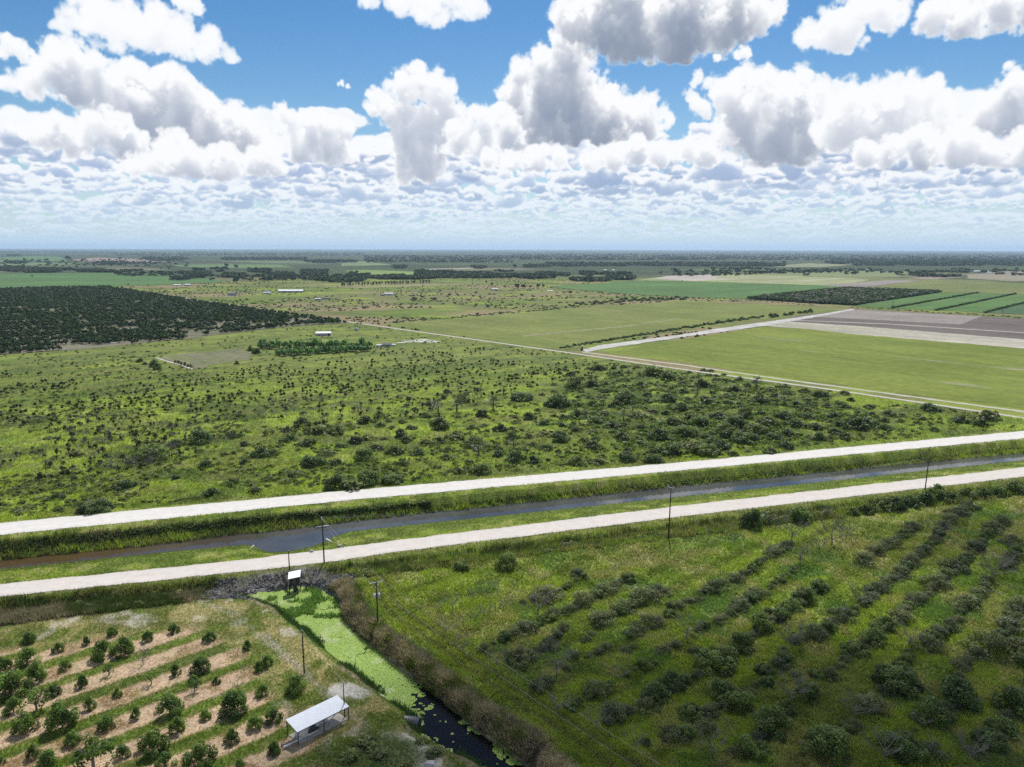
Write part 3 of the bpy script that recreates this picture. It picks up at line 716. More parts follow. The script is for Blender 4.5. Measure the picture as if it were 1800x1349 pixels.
field('mown_pasture', [(666, 571), (700, 567.5), (883, 553), (1000, 543), (1197, 529.5), (1330, 535.5), (1400, 538), (1472, 542), (1440, 548), (1330, 563), (1180, 585), (1018, 611), (985, 615.5), (800, 589.5)], .05, field_mat('mown_pasture', (.112, .146, .034), (.158, .175, .052), R90, .02, 5.0, 0, 1, (.17, .145, .07), .60), 2.0)
field('sand_track', [(920, 590), (1000, 582), (1100, 573), (1190, 560), (1190, 561.5), (1100, 575), (1000, 584), (920, 592.5)], .08, field_mat('faint_track', (.16, .16, .07), (.24, .23, .15), R90, .08, 2), .6)
field('green_crop_field', [(962, 504.5), (1000, 501), (1070, 497.5), (1110, 494), (1195, 494.5), (1330, 499), (1480, 502.5), (1540, 505), (1490, 507.5), (1400, 516), (1308, 525.5), (1200, 522.5), (1100, 517), (1030, 511)], .25, field_mat('green_crop_field', CROP, CROP2, ROWA, .01, 8.0, 9.0, .92), 2)
field('green_crop_field', [(1500, 538.5), (1653, 514.5), (1800, 518.5), (1960, 524), (1960, 559), (1800, 552.5), (1640, 546)], .25, field_mat('green_crop_field_near', CROP, CROP2, ROWA, .01, 8.0, 9.0, .92), 1.5)
field('teal_crop_field', [(1735, 550.5), (1800, 534), (1990, 544), (1990, 560), (1800, 553.5)], .35, field_mat('teal_crop_field', (.045, .092, .042), (.058, .108, .048), ROWA, .01, 8.0), 1)
field('yellowed_field', [(1490, 508), (1560, 502), (1620, 494.5), (1800, 499), (1990, 504), (1990, 524), (1800, 518), (1653, 514)], .20, field_mat('yellowed_field', (.115, .145, .042), (.15, .16, .06), ROWA, .008, 6.0), 3)
field('pale_field', [(1112, 493.5), (1160, 487.5), (1270, 482.3), (1380, 485), (1500, 489.5), (1530, 492.5), (1500, 498), (1440, 502), (1200, 494.2)], .22, field_mat('pale_field', (.175, .215, .085), (.26, .265, .15), ROWA, .008, 6.0, 0, 1, (.36, .32, .27), .55), 3)
field('bare_soil_field', [(1152, 490.3), (1172, 485.6), (1250, 483), (1264, 488), (1235, 493), (1195, 493.2)], .26, field_mat('bare_soil_field', (.36, .315, .29), (.30, .28, .24), ROWA, .01, 5.0), 3)
field('bare_soil_field', [(1440, 502.4), (1500, 498), (1555, 492.7), (1622, 493.6), (1570, 499.5), (1510, 506)], .27, field_mat('bare_grey_field', (.19, .17, .15), (.23, .205, .18), ROWA, .01, 5.0), 3)
field('green_crop_field', [(-160, 484), (0, 481.5), (240, 479.3), (300, 484), (400, 494), (372, 497.3), (300, 500.5), (200, 503.6), (0, 507.5), (-160, 510)], .25, field_mat('far_green_crop_field', (.062, .125, .042), (.08, .15, .046), 0.05, .006, 8.0), 3)
for nm, px, c in (('far_field', [(-40, 455), (60, 450.5), (108, 452), (120, 459.5), (0, 461)], (.07, .13, .05)), ('far_field', [(0, 463.5), (40, 462), (150, 462.3), (110, 466), (0, 467)], (.09, .14, .06)), ('far_field', [(120, 457), (170, 453.3), (230, 455), (310, 460), (250, 461), (150, 459.7)], (.19, .15, .125)),
                  ('far_field', [(300, 466.2), (400, 464.7), (490, 466), (520, 470), (430, 471.8), (320, 469.5)], (.09, .15, .055)), ('far_field', [(380, 459), (520, 458.7), (560, 464), (470, 463)], (.085, .12, .05)), ('far_field', [(600, 463), (640, 459.5), (690, 466), (640, 467.5), (600, 468)], (.12, .155, .07)),
                  ('far_field', [(606, 476), (640, 474.5), (800, 481), (800, 484.5), (700, 484), (640, 488)], (.14, .20, .055)), ('far_field', [(735, 473.6), (760, 472.8), (850, 470.5), (850, 472), (765, 475)], (.27, .25, .19)), ('far_field', [(1370, 467), (1420, 463), (1500, 466), (1440, 470), (1360, 470)], (.17, .18, .10)), ('far_field', [(1300, 484), (1400, 478.5), (1520, 477), (1600, 478), (1580, 488), (1500, 488.7), (1420, 486)], (.14, .165, .075)),
                  ('far_field', [(1590, 489.5), (1640, 486.5), (1700, 487.5), (1640, 491.5)], (.22, .185, .155)), ('far_field', [(1700, 483), (1800, 475), (1900, 480), (1900, 492), (1780, 495), (1700, 490)], (.19, .17, .12)), ('far_field', [(0, 444), (50, 443.6), (120, 444.8), (60, 446)], (.05, .08, .04)), ('far_field', [(560, 505), (610, 503), (760, 499), (830, 500), (760, 503), (640, 507)], (.165, .165, .075))):
    field(nm, px, .20 if c[0] < .2 else .24, field_mat('far_cover_%d' % len(FIELD_POLYS), c, tuple(v * 1.2 for v in c), 0.0, .005, 6.0), 4)
# garden plot with its white sand border
field('garden_plot', [(273.5, 629), (310, 624), (364, 619), (419, 613), (445, 622), (437, 633), (385, 641), (340, 650)], .12, field_mat('garden_plot', (.17, .145, .11), (.105, .14, .04), ROWA + math.pi / 2, .03, 3.0, 3.6, .84), 1)
field('sand_edging', [(272, 629.5), (274.5, 629.2), (340.5, 649.4), (338, 650)], .16, field_mat('sand_edging', (.55, .53, .50), (.62, .60, .56)), .2)
field('marl_patch', [(690, 604.5), (722, 598.5), (745, 596.5), (775, 600.5), (768, 602.8), (730, 602)], .12, field_mat('marl_patch', (.30, .30, .20), (.52, .51, .49), 0, .12, 1.5, 0, 1, (.14, .18, .05), .5), 1)
GROVE_PX = [(1310, 526), (1400, 516.3), (1490, 507.6), (1560, 510.3), (1653, 514.2), (1590, 524), (1500, 537.5), (1430, 534)]
DARKO_PX = [(-260, 517), (0, 508), (190, 504.5), (300, 523), (383, 535), (500, 552.5), (612, 568), (500, 575), (320, 597), (160, 613), (0, 624), (-260, 640)]
field('grove_floor', GROVE_PX, .18, field_mat('grove_floor', (.028, .04, .018), (.045, .06, .026)), .5)
field('orchard_floor', DARKO_PX, .10, field_mat('orchard_floor', (.17, .155, .12), (.11, .115, .06), ROWA, .03, 3.0, 0, 1, (.33, .315, .28), .6), .5)
# ---------------------------------------------------------------- plants
def leaf_quads(C, S, nrm=None, flat=.5, rng=RNG):
    """one bent-free quad per leaf clump centre C, size S"""
    n = len(C); d = rng.normal(size=(n, 3)); d[:, 2] = np.abs(d[:, 2]) * .9 + .25
    if nrm is not None: d = d * flat + nrm * (1 - flat) * 2.0
    d /= np.linalg.norm(d, axis=1, keepdims=True)
    a = np.cross(d, rng.normal(size=(n, 3))); a /= np.linalg.norm(a, axis=1, keepdims=True) + 1e-9; b = np.cross(d, a)
    S = np.asarray(S)[:, None]; w = S * .62
    V = np.stack([C - a * S - b * w * .5, C + a * S * .2 - b * w, C + a * S + b * w * .4, C - a * S * .3 + b * w], 1).reshape(-1, 3)
    F = np.arange(4 * n).reshape(n, 4); return V, F

def crown_mesh(name, mat, rx, rz, z0, n, leaf, lobes=9, seed=0, spread=.34, droop=0.0, hollow=.35, light=(.6, 1.45), cone=0.0, dome=False):
    """leaf clumps on uneven lobes; unit crown of radius rx, height rz, starting z0 above the ground"""
    g = np.random.default_rng(seed)
    L = []
    for i in range(lobes):
        a = 2 * math.pi * (i + g.uniform(-.4, .4)) / lobes; e = g.uniform(-.25, 1.0); rr = math.sqrt(max(0, 1 - max(e, 0) ** 2)) * g.uniform(.45, .85) * (1 - cone * max(e, 0))
        if dome: e = g.uniform(0, 1) ** 1.3; rr = math.cos(e * 1.45) * g.uniform(.6, .85)
        L.append((math.cos(a) * rr, math.sin(a) * rr, (.16 + .60 * e) if dome else (.5 + .42 * e), g.uniform(.75, 1.2), g.uniform(*light)))
    L.append((0, 0, .45 if dome else .62, 1.25, g.uniform(*light)))
    L = np.array(L); k = g.choice(len(L), n, p=L[:, 3] / L[:, 3].sum())
    d = g.normal(size=(n, 3)); d /= np.linalg.norm(d, axis=1, keepdims=True)
    rad = spread * L[k, 3] * (hollow + (1 - hollow) * g.random(n) ** .4)
    C = L[k, :3] + d * rad[:, None] * np.array([1, 1, .9]); C[:, 2] = np.clip(C[:, 2], .02, 1.3)
    C = C * np.array([rx, rx, rz]) + np.array([0, 0, z0]); C[:, 2] -= droop * (np.hypot(C[:, 0], C[:, 1]) / rx) ** 2
    V, F = leaf_quads(C, leaf * g.uniform(.6, 1.3, n), d, .6, g)
    t = L[k, 4] * g.uniform(.7, 1.3, n); hue = g.uniform(.85, 1.15, (n, 1)); T = np.concatenate([t[:, None] * hue, t[:, None], t[:, None] * (2 - hue) * .95], 1)
    return mesh_np(name, V, F, mat, np.repeat(T, 4, 0))

def limbs(g, h, r, spread, n, sub=0, twig=0, rise=.7):
    """trunk path + limb paths for a small tree"""
    tr = [(0, 0, -.25), (g.uniform(-.05, .05) * h, g.uniform(-.05, .05) * h, h * .35), (g.uniform(-.08, .08) * h, g.uniform(-.08, .08) * h, h * .62)]
    out = []
    for i in range(n):
        a = 2 * math.pi * (i + g.uniform(-.3, .3)) / n; s = spread * g.uniform(.6, 1.1); b = np.array(tr[1 if i % 2 else 2]) * (1 if i % 2 else .9)
        m = b + np.array([math.cos(a) * s * .5, math.sin(a) * s * .5, h * .22 * rise]); e = b + np.array([math.cos(a) * s, math.sin(a) * s, h * g.uniform(.35, .62) * rise])
        out.append(([b, m, e], [r * .55, r * .38, r * .14]))
        for j in range(sub):
            a2 = a + g.uniform(-1.1, 1.1); q = m + (e - m) * g.uniform(.1, .9); w = q + np.array([math.cos(a2) * s * .45, math.sin(a2) * s * .45, h * g.uniform(.12, .34)])
            out.append(([q, (q + w) / 2 + g.normal(size=3) * .03 * h, w], [r * .26, r * .18, r * .07]))
            for k in range(twig):
                a3 = a2 + g.uniform(-1.3, 1.3); p = q + (w - q) * g.uniform(.3, 1); x = p + np.array([math.cos(a3) * s * .26, math.sin(a3) * s * .26, h * g.uniform(.05, .22)])
                out.append(([p, x], [r * .13, r * .05]))
    return (tr, [r, r * .85, r * .6]), out

def tubes_mesh(name, paths, mat, n=5):
    b = MB()
    for p, r in paths: b.tube(p, r, n)
    me = bpy.data.meshes.new(name); me.from_pydata(b.v, [], b.f); me.materials.append(mat); me.update(); return me

class Kind:
    """a plant kind: (trunk mesh, crown mesh) variants, one metre crown width"""
    def __init__(s, name, cat, variants, rot=True): s.name, s.cat, s.var, s.rot, s.k = name, cat, variants, rot, 0

def variants_leafy(nm, mat, count, rz, z0, n, leaf, seed, tr=.07, lobes=9, spread=.34, light=(.6, 1.45), bare=0, cone=0.0, hollow=.35, dome=False):
    out = []
    for i in range(count):
        g = np.random.default_rng(seed + i); h = z0 + rz
        (tp, tr_r), lim = limbs(g, h * .85, tr, .34, 5, 1 if bare else 0, 1 if bare else 0)
        me_t = tubes_mesh(nm + '_trunk', [(tp, tr_r)] + lim, M['bark'] if not bare else M['deadwood'], 5)
        out.append((me_t, crown_mesh(nm + '_crown', mat, .5, rz * g.uniform(.85, 1.15), z0, int(n * g.uniform(.85, 1.15)), leaf, lobes, seed + 50 + i, spread, light=light, cone=cone, hollow=hollow, dome=dome)))
    return out

def variants_bare(nm, count, h, seed, leafmat=None, nleaf=0, r=.022):
    out = []
    for i in range(count):
        g = np.random.default_rng(seed + i); (tp, tr_r), lim = limbs(g, h, r, .46, 8, 5, 5, .8)
        me_t = tubes_mesh(nm + '_trunk', [(tp, tr_r)] + lim[:1], M['deadwood'], 5)
        me_c = tubes_mesh(nm + '_crown', lim[1:], M['deadwood'], 3)
        out.append((me_t, me_c))
    return out

def variants_palm(nm, count, seed):
    out = []
    for i in range(count):
        g = np.random.default_rng(seed + i); me_t = tubes_mesh(nm + '_trunk', [([(0, 0, -.2), (.02, 0, .3), (0, .02, .62)], [.07, .06, .055])], M['bark'], 6)
        V = []; F = []; T = []
        for k in range(34):
            a = g.uniform(0, 2 * math.pi); e = g.uniform(-.55, 1.2); d = np.array([math.cos(a) * math.cos(e), math.sin(a) * math.cos(e), math.sin(e)])
            st = np.array([0, 0, .66]); ln = g.uniform(.26, .40); c = st + d * ln; u = np.cross(d, [0, 0, 1.0]); u /= np.linalg.norm(u); up = np.cross(u, d); tt = g.uniform(.6, 1.5)
            for j in range(9):
                b = -1.15 + 2.3 * j / 8; tip = c + (d * math.cos(b) + u * math.sin(b)) * .20 - np.array([0, 0, .05 * abs(b) + .03]); w = (-d * math.sin(b) + u * math.cos(b)) * .022
                o = len(V); V += [c - w * .4, c + w * .4, tip + w * .2 + up * .01, tip - w * .2]; F.append((o, o + 1, o + 2, o + 3)); T += [tt] * 4
            o = len(V); w = u * .008; V += [st - w, st + w, c + w, c - w]; F.append((o, o + 1, o + 2, o + 3)); T += [tt * .8] * 4
        out.append((me_t, mesh_np(nm + '_crown', V, F, M['palm'], np.array(T))))
    return out

K_CITRUS = Kind('citrus_tree', 'tree', variants_leafy('citrus', M['citrus'], 6, .84, .03, 2600, .032, 100, tr=.04, lobes=14, spread=.28, light=(.5, 1.7), dome=True))
K_THIN = Kind('citrus_tree', 'tree', variants_leafy('thin_citrus', M['citrus'], 3, .80, .16, 420, .042, 140, tr=.045, lobes=8, spread=.28, light=(.6, 1.6), bare=1))
K_SHRUB = Kind('shrub', 'shrub', variants_leafy('shrub', M['shrub'], 6, .58, .0, 1500, .038, 200, tr=.03, lobes=13, spread=.30, light=(.55, 1.6), dome=True))
K_BIG = Kind('bushy_tree', 'tree', variants_leafy('bushy', M['shrub'], 4, .74, .0, 3200, .027, 260, tr=.03, lobes=16, spread=.27, light=(.55, 1.7), dome=True))
K_THICK = Kind('overgrown_orchard_tree', 'tree', variants_leafy('overgrown', M['thicket'], 6, .60, .0, 2100, .023, 300, tr=.024, lobes=12, spread=.31, light=(.6, 1.45), bare=1, dome=True))
K_SCRUB = Kind('scrub_bush', 'shrub', variants_leafy('scrub', M['scrub'], 5, .50, .0, 560, .056, 340, tr=.03, lobes=11, spread=.32, light=(.55, 1.6), dome=True))
K_BARE = Kind('dead_tree', 'tree', variants_bare('dead', 5, .74, 400))
K_STUB = Kind('vine_covered_stump', 'tree', variants_leafy('stump', M['scrub'], 4, .80, .0, 240, .085, 440, tr=.06, lobes=6, spread=.26, light=(.5, 1.25), cone=.7))
K_PALM = Kind('fan_palm', 'palm', variants_palm('palm', 3, 500))
K_WIND = Kind('windbreak_tree', 'tree', variants_leafy('windbreak', M['banana'], 4, 1.15, .15, 420, .085, 540, tr=.04, lobes=9, spread=.30, light=(.55, 1.5)))
K_FAR = Kind('lone_tree', 'tree', variants_leafy('lone', M['woods'], 4, .72, .10, 260, .085, 580, tr=.05, lobes=8, spread=.28, light=(.6, 1.4)))
K_ROW = Kind('young_tree', 'tree', variants_leafy('young', M['crop'], 3, 1.0, .12, 160, .10, 600, tr=.05, lobes=6, spread=.28))

ALLVEG = []
def plant(kind, x, y, w, label, group=None, hs=1.0, z=None, sink=.06):
    """one plant: an Empty at its foot with trunk and crown under it"""
    z = hz(x, y) if z is None else z
    o = empty(kind.name, (x, y, z - sink * w), RNG.uniform(0, 6.28))
    o.scale = (w * RNG.uniform(.93, 1.07), w * RNG.uniform(.93, 1.07), w * hs * RNG.uniform(.92, 1.08))
    t, c = kind.var[kind.k % len(kind.var)]; kind.k += 1
    link('trunk', t, o); link('crown', c, o)
    tag(o, label, kind.cat, group); ALLVEG.append((x, y, w)); return o

def at(px, py): p = P(px, py); return float(p[0]), float(p[1])

# ---- tended citrus, left of the ditch
cit = []
for (px, py, w) in CITRUS:
    x, y = at(px, py); s = (x * RNRM[0] + y * RNRM[1] - ROW_OFF) / ROW_SP; cit.append([round(s), x * RDIR[0] + y * RDIR[1], x, y, w * mpp(px, py), px, py])
rows = sorted({c[0] for c in cit}); 
SPARSE = {(700, 760), (1255, 860), (240, 990), (600, 1360), (970, 815)}
spx = {(round(a / 3.656, 1), round(980 + b / 3.656, 1)) for a, b in SPARSE}
for ri, r in enumerate(rows):
    line = sorted([c for c in cit if c[0] == r], key=lambda c: c[1])
    for k, c in enumerate(line):
        sp = (round(c[5], 1), round(c[6], 1)) in spx or c[4] < 1.35
        size = 'big' if c[4] > 3.6 else ('small' if c[4] < 2.2 else 'mid sized')
        plant(K_THIN if sp else K_CITRUS, c[2], c[3], c[4] * .94, '%s %s citrus tree, %s from left in %s row up from picture bottom' % (size, 'thin' if sp else 'leafy', ORD[k], ORD[ri]), 'citrus trees in the mown orchard', hs=1.0 if c[4] > 2.4 else 1.15)
for i, (a, b, w) in enumerate([(920, 695, 90), (1565, 740, 60), (1530, 860, 60), (1240, 905, 60), (940, 640, 60)]):
    x, y = at(a / 3.656, 980 + b / 3.656)
    plant(K_BARE, x, y, w / 3.656 * mpp(a / 3.656, 980 + b / 3.656), ('bare grey leafless citrus tree standing among leafy citrus, %s from left' % ORD[sorted([920, 1565, 1530, 1240, 940]).index(a)]), 'leafless trees in the mown orchard', hs=1.1)
for i, (px, py, w) in enumerate([(640, 1311, 46), (618, 1330, 40), (668, 1330, 34), (739, 1303, 30), (765, 1325, 34), (715, 1345, 26)]):
    x, y = at(px, py); plant(K_SCRUB, x, y, w * mpp(px, py), 'rank green weed bush near the white roofed shelter, %s from left' % ORD[sorted([640, 618, 668, 739, 765, 715]).index(px)], 'weed bushes by the shelter', hs=.7)

# ---- neglected orchard rows, right of the ditch  (px, py, width px, kind)   L leafy  G grey-green  B bare
RIGHT = """960,1052,58,G 919,1059,18,G 1023,1062,40,G 1063,1043,44,G 1104,1021,26,L 1133,1055,50,G 1158,1042,44,G 1055,1095,52,G 1095,1075,44,G 922,1110,44,G 887,1124,28,L 945,1081,40,B 1141,1101,52,G 1112,1118,40,G 962,1139,36,G 916,1159,56,G 873,1173,32,B 852,1142,26,G 815,1147,28,B
783,1118,32,B 772,1078,22,B 795,1072,26,B 832,1055,22,B 850,1046,14,B 867,1038,22,B 815,1101,18,B 835,1092,20,B 852,1084,22,B 870,1077,20,B 886,1071,18,B 919,1017,20,B 935,1009,14,B 904,1032,16,B 1066,1144,28,G 1130,1176,28,L 1167,1147,26,G 1188,1139,28,G 1208,1127,40,B 1193,1069,28,G 1257,1038,36,G 1263,1095,30,G
1240,1104,24,L 1257,1173,64,L 980,1188,50,B 945,1211,42,G 982,1257,38,B 1049,1220,48,G 1150,1231,50,L 1179,1211,48,L 1205,1199,30,L 1086,1199,26,B 1078,1260,52,G 1049,1286,38,B 1014,1012,30,G 1026,1019,18,L 1118,1326,34,B 1266,1222,50,L 1135,1251,40,G 1295,1020,28,G 1332,1050,42,G 1356,1035,18,G 1371,1024,18,L 1302,1068,36,G
1335,1105,42,L 1365,1087,40,L 1391,1072,36,L 1413,1057,40,L 1439,1039,34,L 1302,1138,46,L 1280,1157,40,L 1391,1142,38,B 1432,1120,44,G 1480,1087,44,G 1513,1068,38,B 1543,1039,36,G 1583,1009,30,G 1602,990,32,G 1624,972,26,G 1517,990,38,G 1539,972,32,G 1565,961,36,G 1461,961,44,B 1439,972,28,B 1487,950,28,B 1406,994,36,B 1358,976,30,G
1391,954,38,B 1291,957,26,B 1502,1150,40,L 1535,1127,40,L 1556,1105,36,L 1585,1087,38,G 1609,1061,30,G 1646,1031,44,G 1676,1002,40,G 1631,1138,50,G 1672,1105,30,G 1650,1116,38,G 1598,1135,28,B 1698,1068,46,G 1720,1050,30,G 1742,1020,36,B 1761,1005,28,B 1783,983,30,G 1716,965,36,G 1742,935,32,G 1761,920,30,G 1739,1146,64,G 1776,1109,44,G
1794,1072,40,G 1679,1235,62,L 1639,1268,56,L 1576,1205,64,L 1461,1190,30,G 1424,1227,42,L 1391,1238,44,B 1343,1183,30,L 1369,1172,34,G 1350,1205,30,L 1295,1238,56,L 1358,1283,64,L 1502,1264,40,B 1531,1246,48,G 1554,1220,28,G 1458,1323,72,L 1583,1327,62,L 1554,1342,44,B 1739,1309,44,L 1761,1290,46,L 1793,1253,66,L 1705,1342,40,B 1617,1279,22,B
1668,917,30,G 1683,905,32,G 1650,946,30,B 1602,928,30,G 1705,893,28,G 1779,955,34,G 1795,1150,46,G 1830,1180,60,L 1240,1290,44,G 1215,1260,40,L 1180,1300,46,G 1320,1320,50,L 1010,1160,30,G 990,1110,34,G 1100,1150,24,G 1030,1130,22,L 1220,1150,30,G 1690,1170,34,G 1400,1190,26,G 1250,1330,40,B 1640,1330,46,G"""
right = []
for tok in RIGHT.split():
    a = tok.split(','); px, py, w = float(a[0]), float(a[1]), float(a[2]); x, y = at(px, py)
    right.append([round((x * RNRM[0] + y * RNRM[1] - ROW_OFF) / ROW_SP), x * RDIR[0] + y * RDIR[1], x, y, w * mpp(px, py), a[3]])
rr = sorted({c[0] for c in right}, reverse=True)
fills = []
K_FILL = Kind('row_fill_shrub', 'shrub', K_THICK.var); K_FILL2 = Kind('row_fill_shrub', 'shrub', K_BIG.var)
WORD = {'L': ('dark leafy', K_BIG), 'G': ('grey green twiggy', K_THICK), 'B': ('bare grey dead', K_BARE)}
for ri, r in enumerate(rr):
    line = sorted([c for c in right if c[0] == r], key=lambda c: c[1])
    for k, c in enumerate(line):
        w_, kd = WORD[c[5]]
        plant(kd, c[2], c[3], c[4] * (1.12 if c[5] != 'B' else 1.15), '%s orchard tree, %s from the ditch in %s row below the shell road' % (w_, ORD[k], ORD[ri]), 'neglected orchard rows right of the ditch', hs=.82 if c[5] != 'B' else 1.0)
    for a_, b_ in zip(line, line[1:]):            # row-fill shrubs between neighbours, sharing the row trees' meshes
        gap_ = b_[1] - a_[1]
        if 2.6 < gap_ < 19 and not (a_[5] == 'B' and b_[5] == 'B'):
            for t_ in np.linspace(0, 1, int(gap_ / 1.9) + 1)[1:-1]:
                fills.append((a_[2] + (b_[2] - a_[2]) * t_ + RNG.normal() * .35, a_[3] + (b_[3] - a_[3]) * t_ + RNG.normal() * .35, RNG.uniform(.65, 1.0) * min(a_[4], b_[4], 4.2)))
fills = sorted(fills, key=lambda f_: math.hypot(f_[0], f_[1]))[:296]
for k, (x, y, w) in enumerate(fills):
    plant(K_FILL if k % 3 else K_FILL2, x, y, max(1.4, w), 'grey green fill shrub closing the gap between neighbouring trees of a neglected row', 'fill shrubs in the neglected orchard rows', hs=.8)

# ---- bushes on the verge of the near road and the hedge line
VERGE = [(810, 1002, 32, K_BIG, 'round bright green tree below the shell road'), (892, 997, 44, K_BIG, 'broad rounded green tree below the shell road'), (1322, 927, 50, K_BIG, 'large dense dark tree beside a palm below the shell road'), (1352, 923, 26, K_PALM, 'fan palm touching a dense dark tree on the verge'),
         (1405, 918, 47, K_BIG, 'lone round dark tree right of the verge palm'), (1455, 907, 18, K_PALM, 'small fan palm on the scrubby verge')]
for px, py, w, kd, lb in VERGE:
    x, y = at(px, py); plant(kd, x, y, w * mpp(px, py), lb, None, hs=1.0)
HEDGE = [(1500, 905, 24), (1521, 902, 30), (1547, 897, 36), (1570, 894, 42), (1600, 890, 42), (1627, 886, 40), (1650, 881, 36), (1672, 879, 30), (1700, 876, 34), (1728, 872, 32), (1755, 869, 34), (1782, 866, 34), (1648, 866, 28), (1668, 868, 22)]
for k, (px, py, w) in enumerate(HEDGE):
    x, y = at(px, py); plant(K_SHRUB, x, y, w * mpp(px, py), 'dark hedge shrub, %s from left along verge right of lone round tree' % ORD[k], 'hedge along the verge')
k = 0
for px in np.arange(628, 1500, 10.5):
    t = (px - 567) / (1200 - 567); yb = 1017 + (935 - 1017) * t + RNG.uniform(-13, 9)
    if 782 < px < 925 and RNG.random() < .5: continue
    w = RNG.uniform(12, 26); x, y = at(px, yb); plant(K_SCRUB, x, y, w * mpp(px, yb), 'olive scrub bush, %s from left in ditch line below shell road' % ORD[k], 'scrub along the roadside ditch', hs=.75); k += 1
k = 0
for px in np.concatenate([np.arange(-8, 330, 11.0)]):
    yb = 1089 - px * .135 + RNG.uniform(-16, 6); w = RNG.uniform(16, 30); x, y = at(px, yb)
    plant(K_SCRUB, x, y, w * mpp(px, yb), 'dark dry scrub bush, %s from left between shell road and mown orchard' % ORD[k], 'scrub between the shell road and the mown orchard', hs=.65); k += 1

# ---- overgrown land beyond the far road: shrubs traced one by one
MIDS = """267,805,56 218,858,36 353,778,42 408,768,33 457,802,38 410,852,32 362,820,27 395,802,20 308,842,17 372,870,30 167,897,50 450,867,30 493,778,16 560,762,42 593,763,30 540,782,34 550,818,46 590,817,28 590,858,44 103,857,16 102,878,26 430,785,20 430,815,20 310,785,26 230,817,28 530,745,26 625,778,34 640,808,44 647,772,30 693,797,36
745,733,26 773,753,42 705,768,30 723,755,24 847,733,30 835,785,44 867,720,24 905,735,20 930,737,30 980,715,54 800,772,36 773,778,28 830,753,22 983,775,38 1043,788,34 1027,777,28 907,810,42 937,813,30 1013,817,38 1050,815,34 1100,810,38 1147,812,38 1182,797,50 1093,773,34 1127,755,32 1083,715,30 1173,707,30 847,832,40 807,832,24 707,818,18
620,858,56 647,850,48 690,848,38 643,743,34 713,777,26 1017,733,36 1047,743,30 1240,797,50 1220,787,50 1257,787,44 1310,777,44 1383,765,26 1433,755,28 1467,763,26 1465,735,24 1505,753,46 1525,751,36 1550,768,18 1642,757,16 1622,738,20 1635,722,30 1688,743,30 1725,750,26 1737,737,42 1528,717,20 1440,772,28 1487,773,28 1240,708,40 1337,707,24
1230,747,40 1293,750,44 1233,680,34 1288,687,32 1355,687,20 1277,698,24 1335,707,34 1443,697,34 1483,693,20 1633,720,24 1052,650,32 983,713,44 840,687,18 813,707,30 1040,680,30 1010,683,40 1087,660,24 1150,660,50 1173,668,34 1127,680,34 1100,707,46 1173,707,34 917,703,40 1185,745,40 1160,770,44 1205,765,46 1275,765,46 1330,760,42 1350,748,38 1195,720,34
1215,735,38 1262,735,36 1310,735,38 1380,735,30 1400,750,34 1360,772,32 1400,715,26 1420,735,26 1120,735,34 1075,750,32 1060,730,28 955,745,34 960,790,30 880,757,30 900,770,34 660,790,32 600,785,30 575,800,34 510,775,26 480,800,24 520,840,26 470,845,20"""
mids = [tuple(map(float, t.split(','))) for t in MIDS.split()]
g2 = np.random.default_rng(21)
TH = np.array([(880, 655), (1180, 640), (1450, 692), (1600, 735), (1550, 765), (1350, 798), (1180, 815), (950, 820), (700, 812), (560, 800), (640, 735)], float)
tries = 0
while len(mids) < 292 and tries < 6000:
    tries += 1; px, py = g2.uniform(540, 1610), g2.uniform(645, 815)
    if not inside(np.array([px]), np.array([py]), TH)[0]: continue
    w = g2.uniform(13, 30) * (.65 + .45 * (py - 640) / 170); dens = .35 + .65 * sstep(900, 1150, px)
    if g2.random() > dens or any(abs(px - a) < .42 * (w + c) and abs(py - b) < .24 * (w + c) for a, b, c in mids): continue
    mids.append((px, py, w))
mids.sort(key=lambda m: -m[1])
band = 0; i = 0
while i < len(mids):
    grp = sorted(mids[i:i + 20]); 
    for k, (px, py, w) in enumerate(grp):
        x, y = at(px, py); big = w > 36; pal = g2.random() < .06 and w < 30
        kd = K_PALM if pal else (K_BIG if big and g2.random() < .6 else (K_SHRUB if g2.random() < .72 else K_SCRUB))
        plant(kd, x, y, w * mpp(px, py) * 1.08, '%s %s in overgrown land, %s from left in %s band beyond limestone road' % ('large' if big else 'low', 'fan palm' if pal else 'dark green shrub', ORD[k], ORD[band]), 'shrubs on the overgrown land beyond the limestone road', hs=.74 if not pal else 1.1)
    i += 20; band += 1

# ---- small vine-covered stumps and bare snags in old rows on the same land
SZ = np.array([(-60, 845), (-60, 650), (230, 668), (330, 660), (520, 640), (680, 622), (860, 612), (1010, 632), (1130, 652), (900, 690), (760, 740), (620, 740), (560, 760), (430, 770), (330, 800), (160, 845)], float)
st = []; tries = 0
while len(st) < 1350 and tries < 40000:
    tries += 1; px = g2.uniform(-40, 1130); y_ = 612 + (845 - 612) * g2.random() ** 1.25
    if not inside(np.array([px]), np.array([y_]), SZ)[0]: continue
    x, y = at(px, y_); v = (x * RNRM[0] + y * RNRM[1]) / ROW_SP; d = (v - round(v)) * ROW_SP      # snap towards the old rows
    x -= RNRM[0] * d * .8; y -= RNRM[1] * d * .8
    if float(vnoise(np.array([x / 26]), np.array([y / 26]), 61)[0]) < .30: continue
    st.append((x, y))
st.sort(key=lambda p: math.hypot(*p)); stub = snag = 0; rest = []
for x, y in st:
    if g2.random() < .34 and snag < 220:
        plant(K_BARE, x, y, g2.uniform(2.0, 4.0), 'grey leafless snag among vine covered stumps on overgrown land', 'bare snags on the overgrown land', hs=1.05); snag += 1
    elif stub < 296:
        plant(K_STUB, x, y, g2.uniform(1.3, 3.0), 'dark vine covered tree stump in old rows on overgrown land', 'vine covered stumps on the overgrown land', hs=.95); stub += 1
    else: rest.append((x, y))

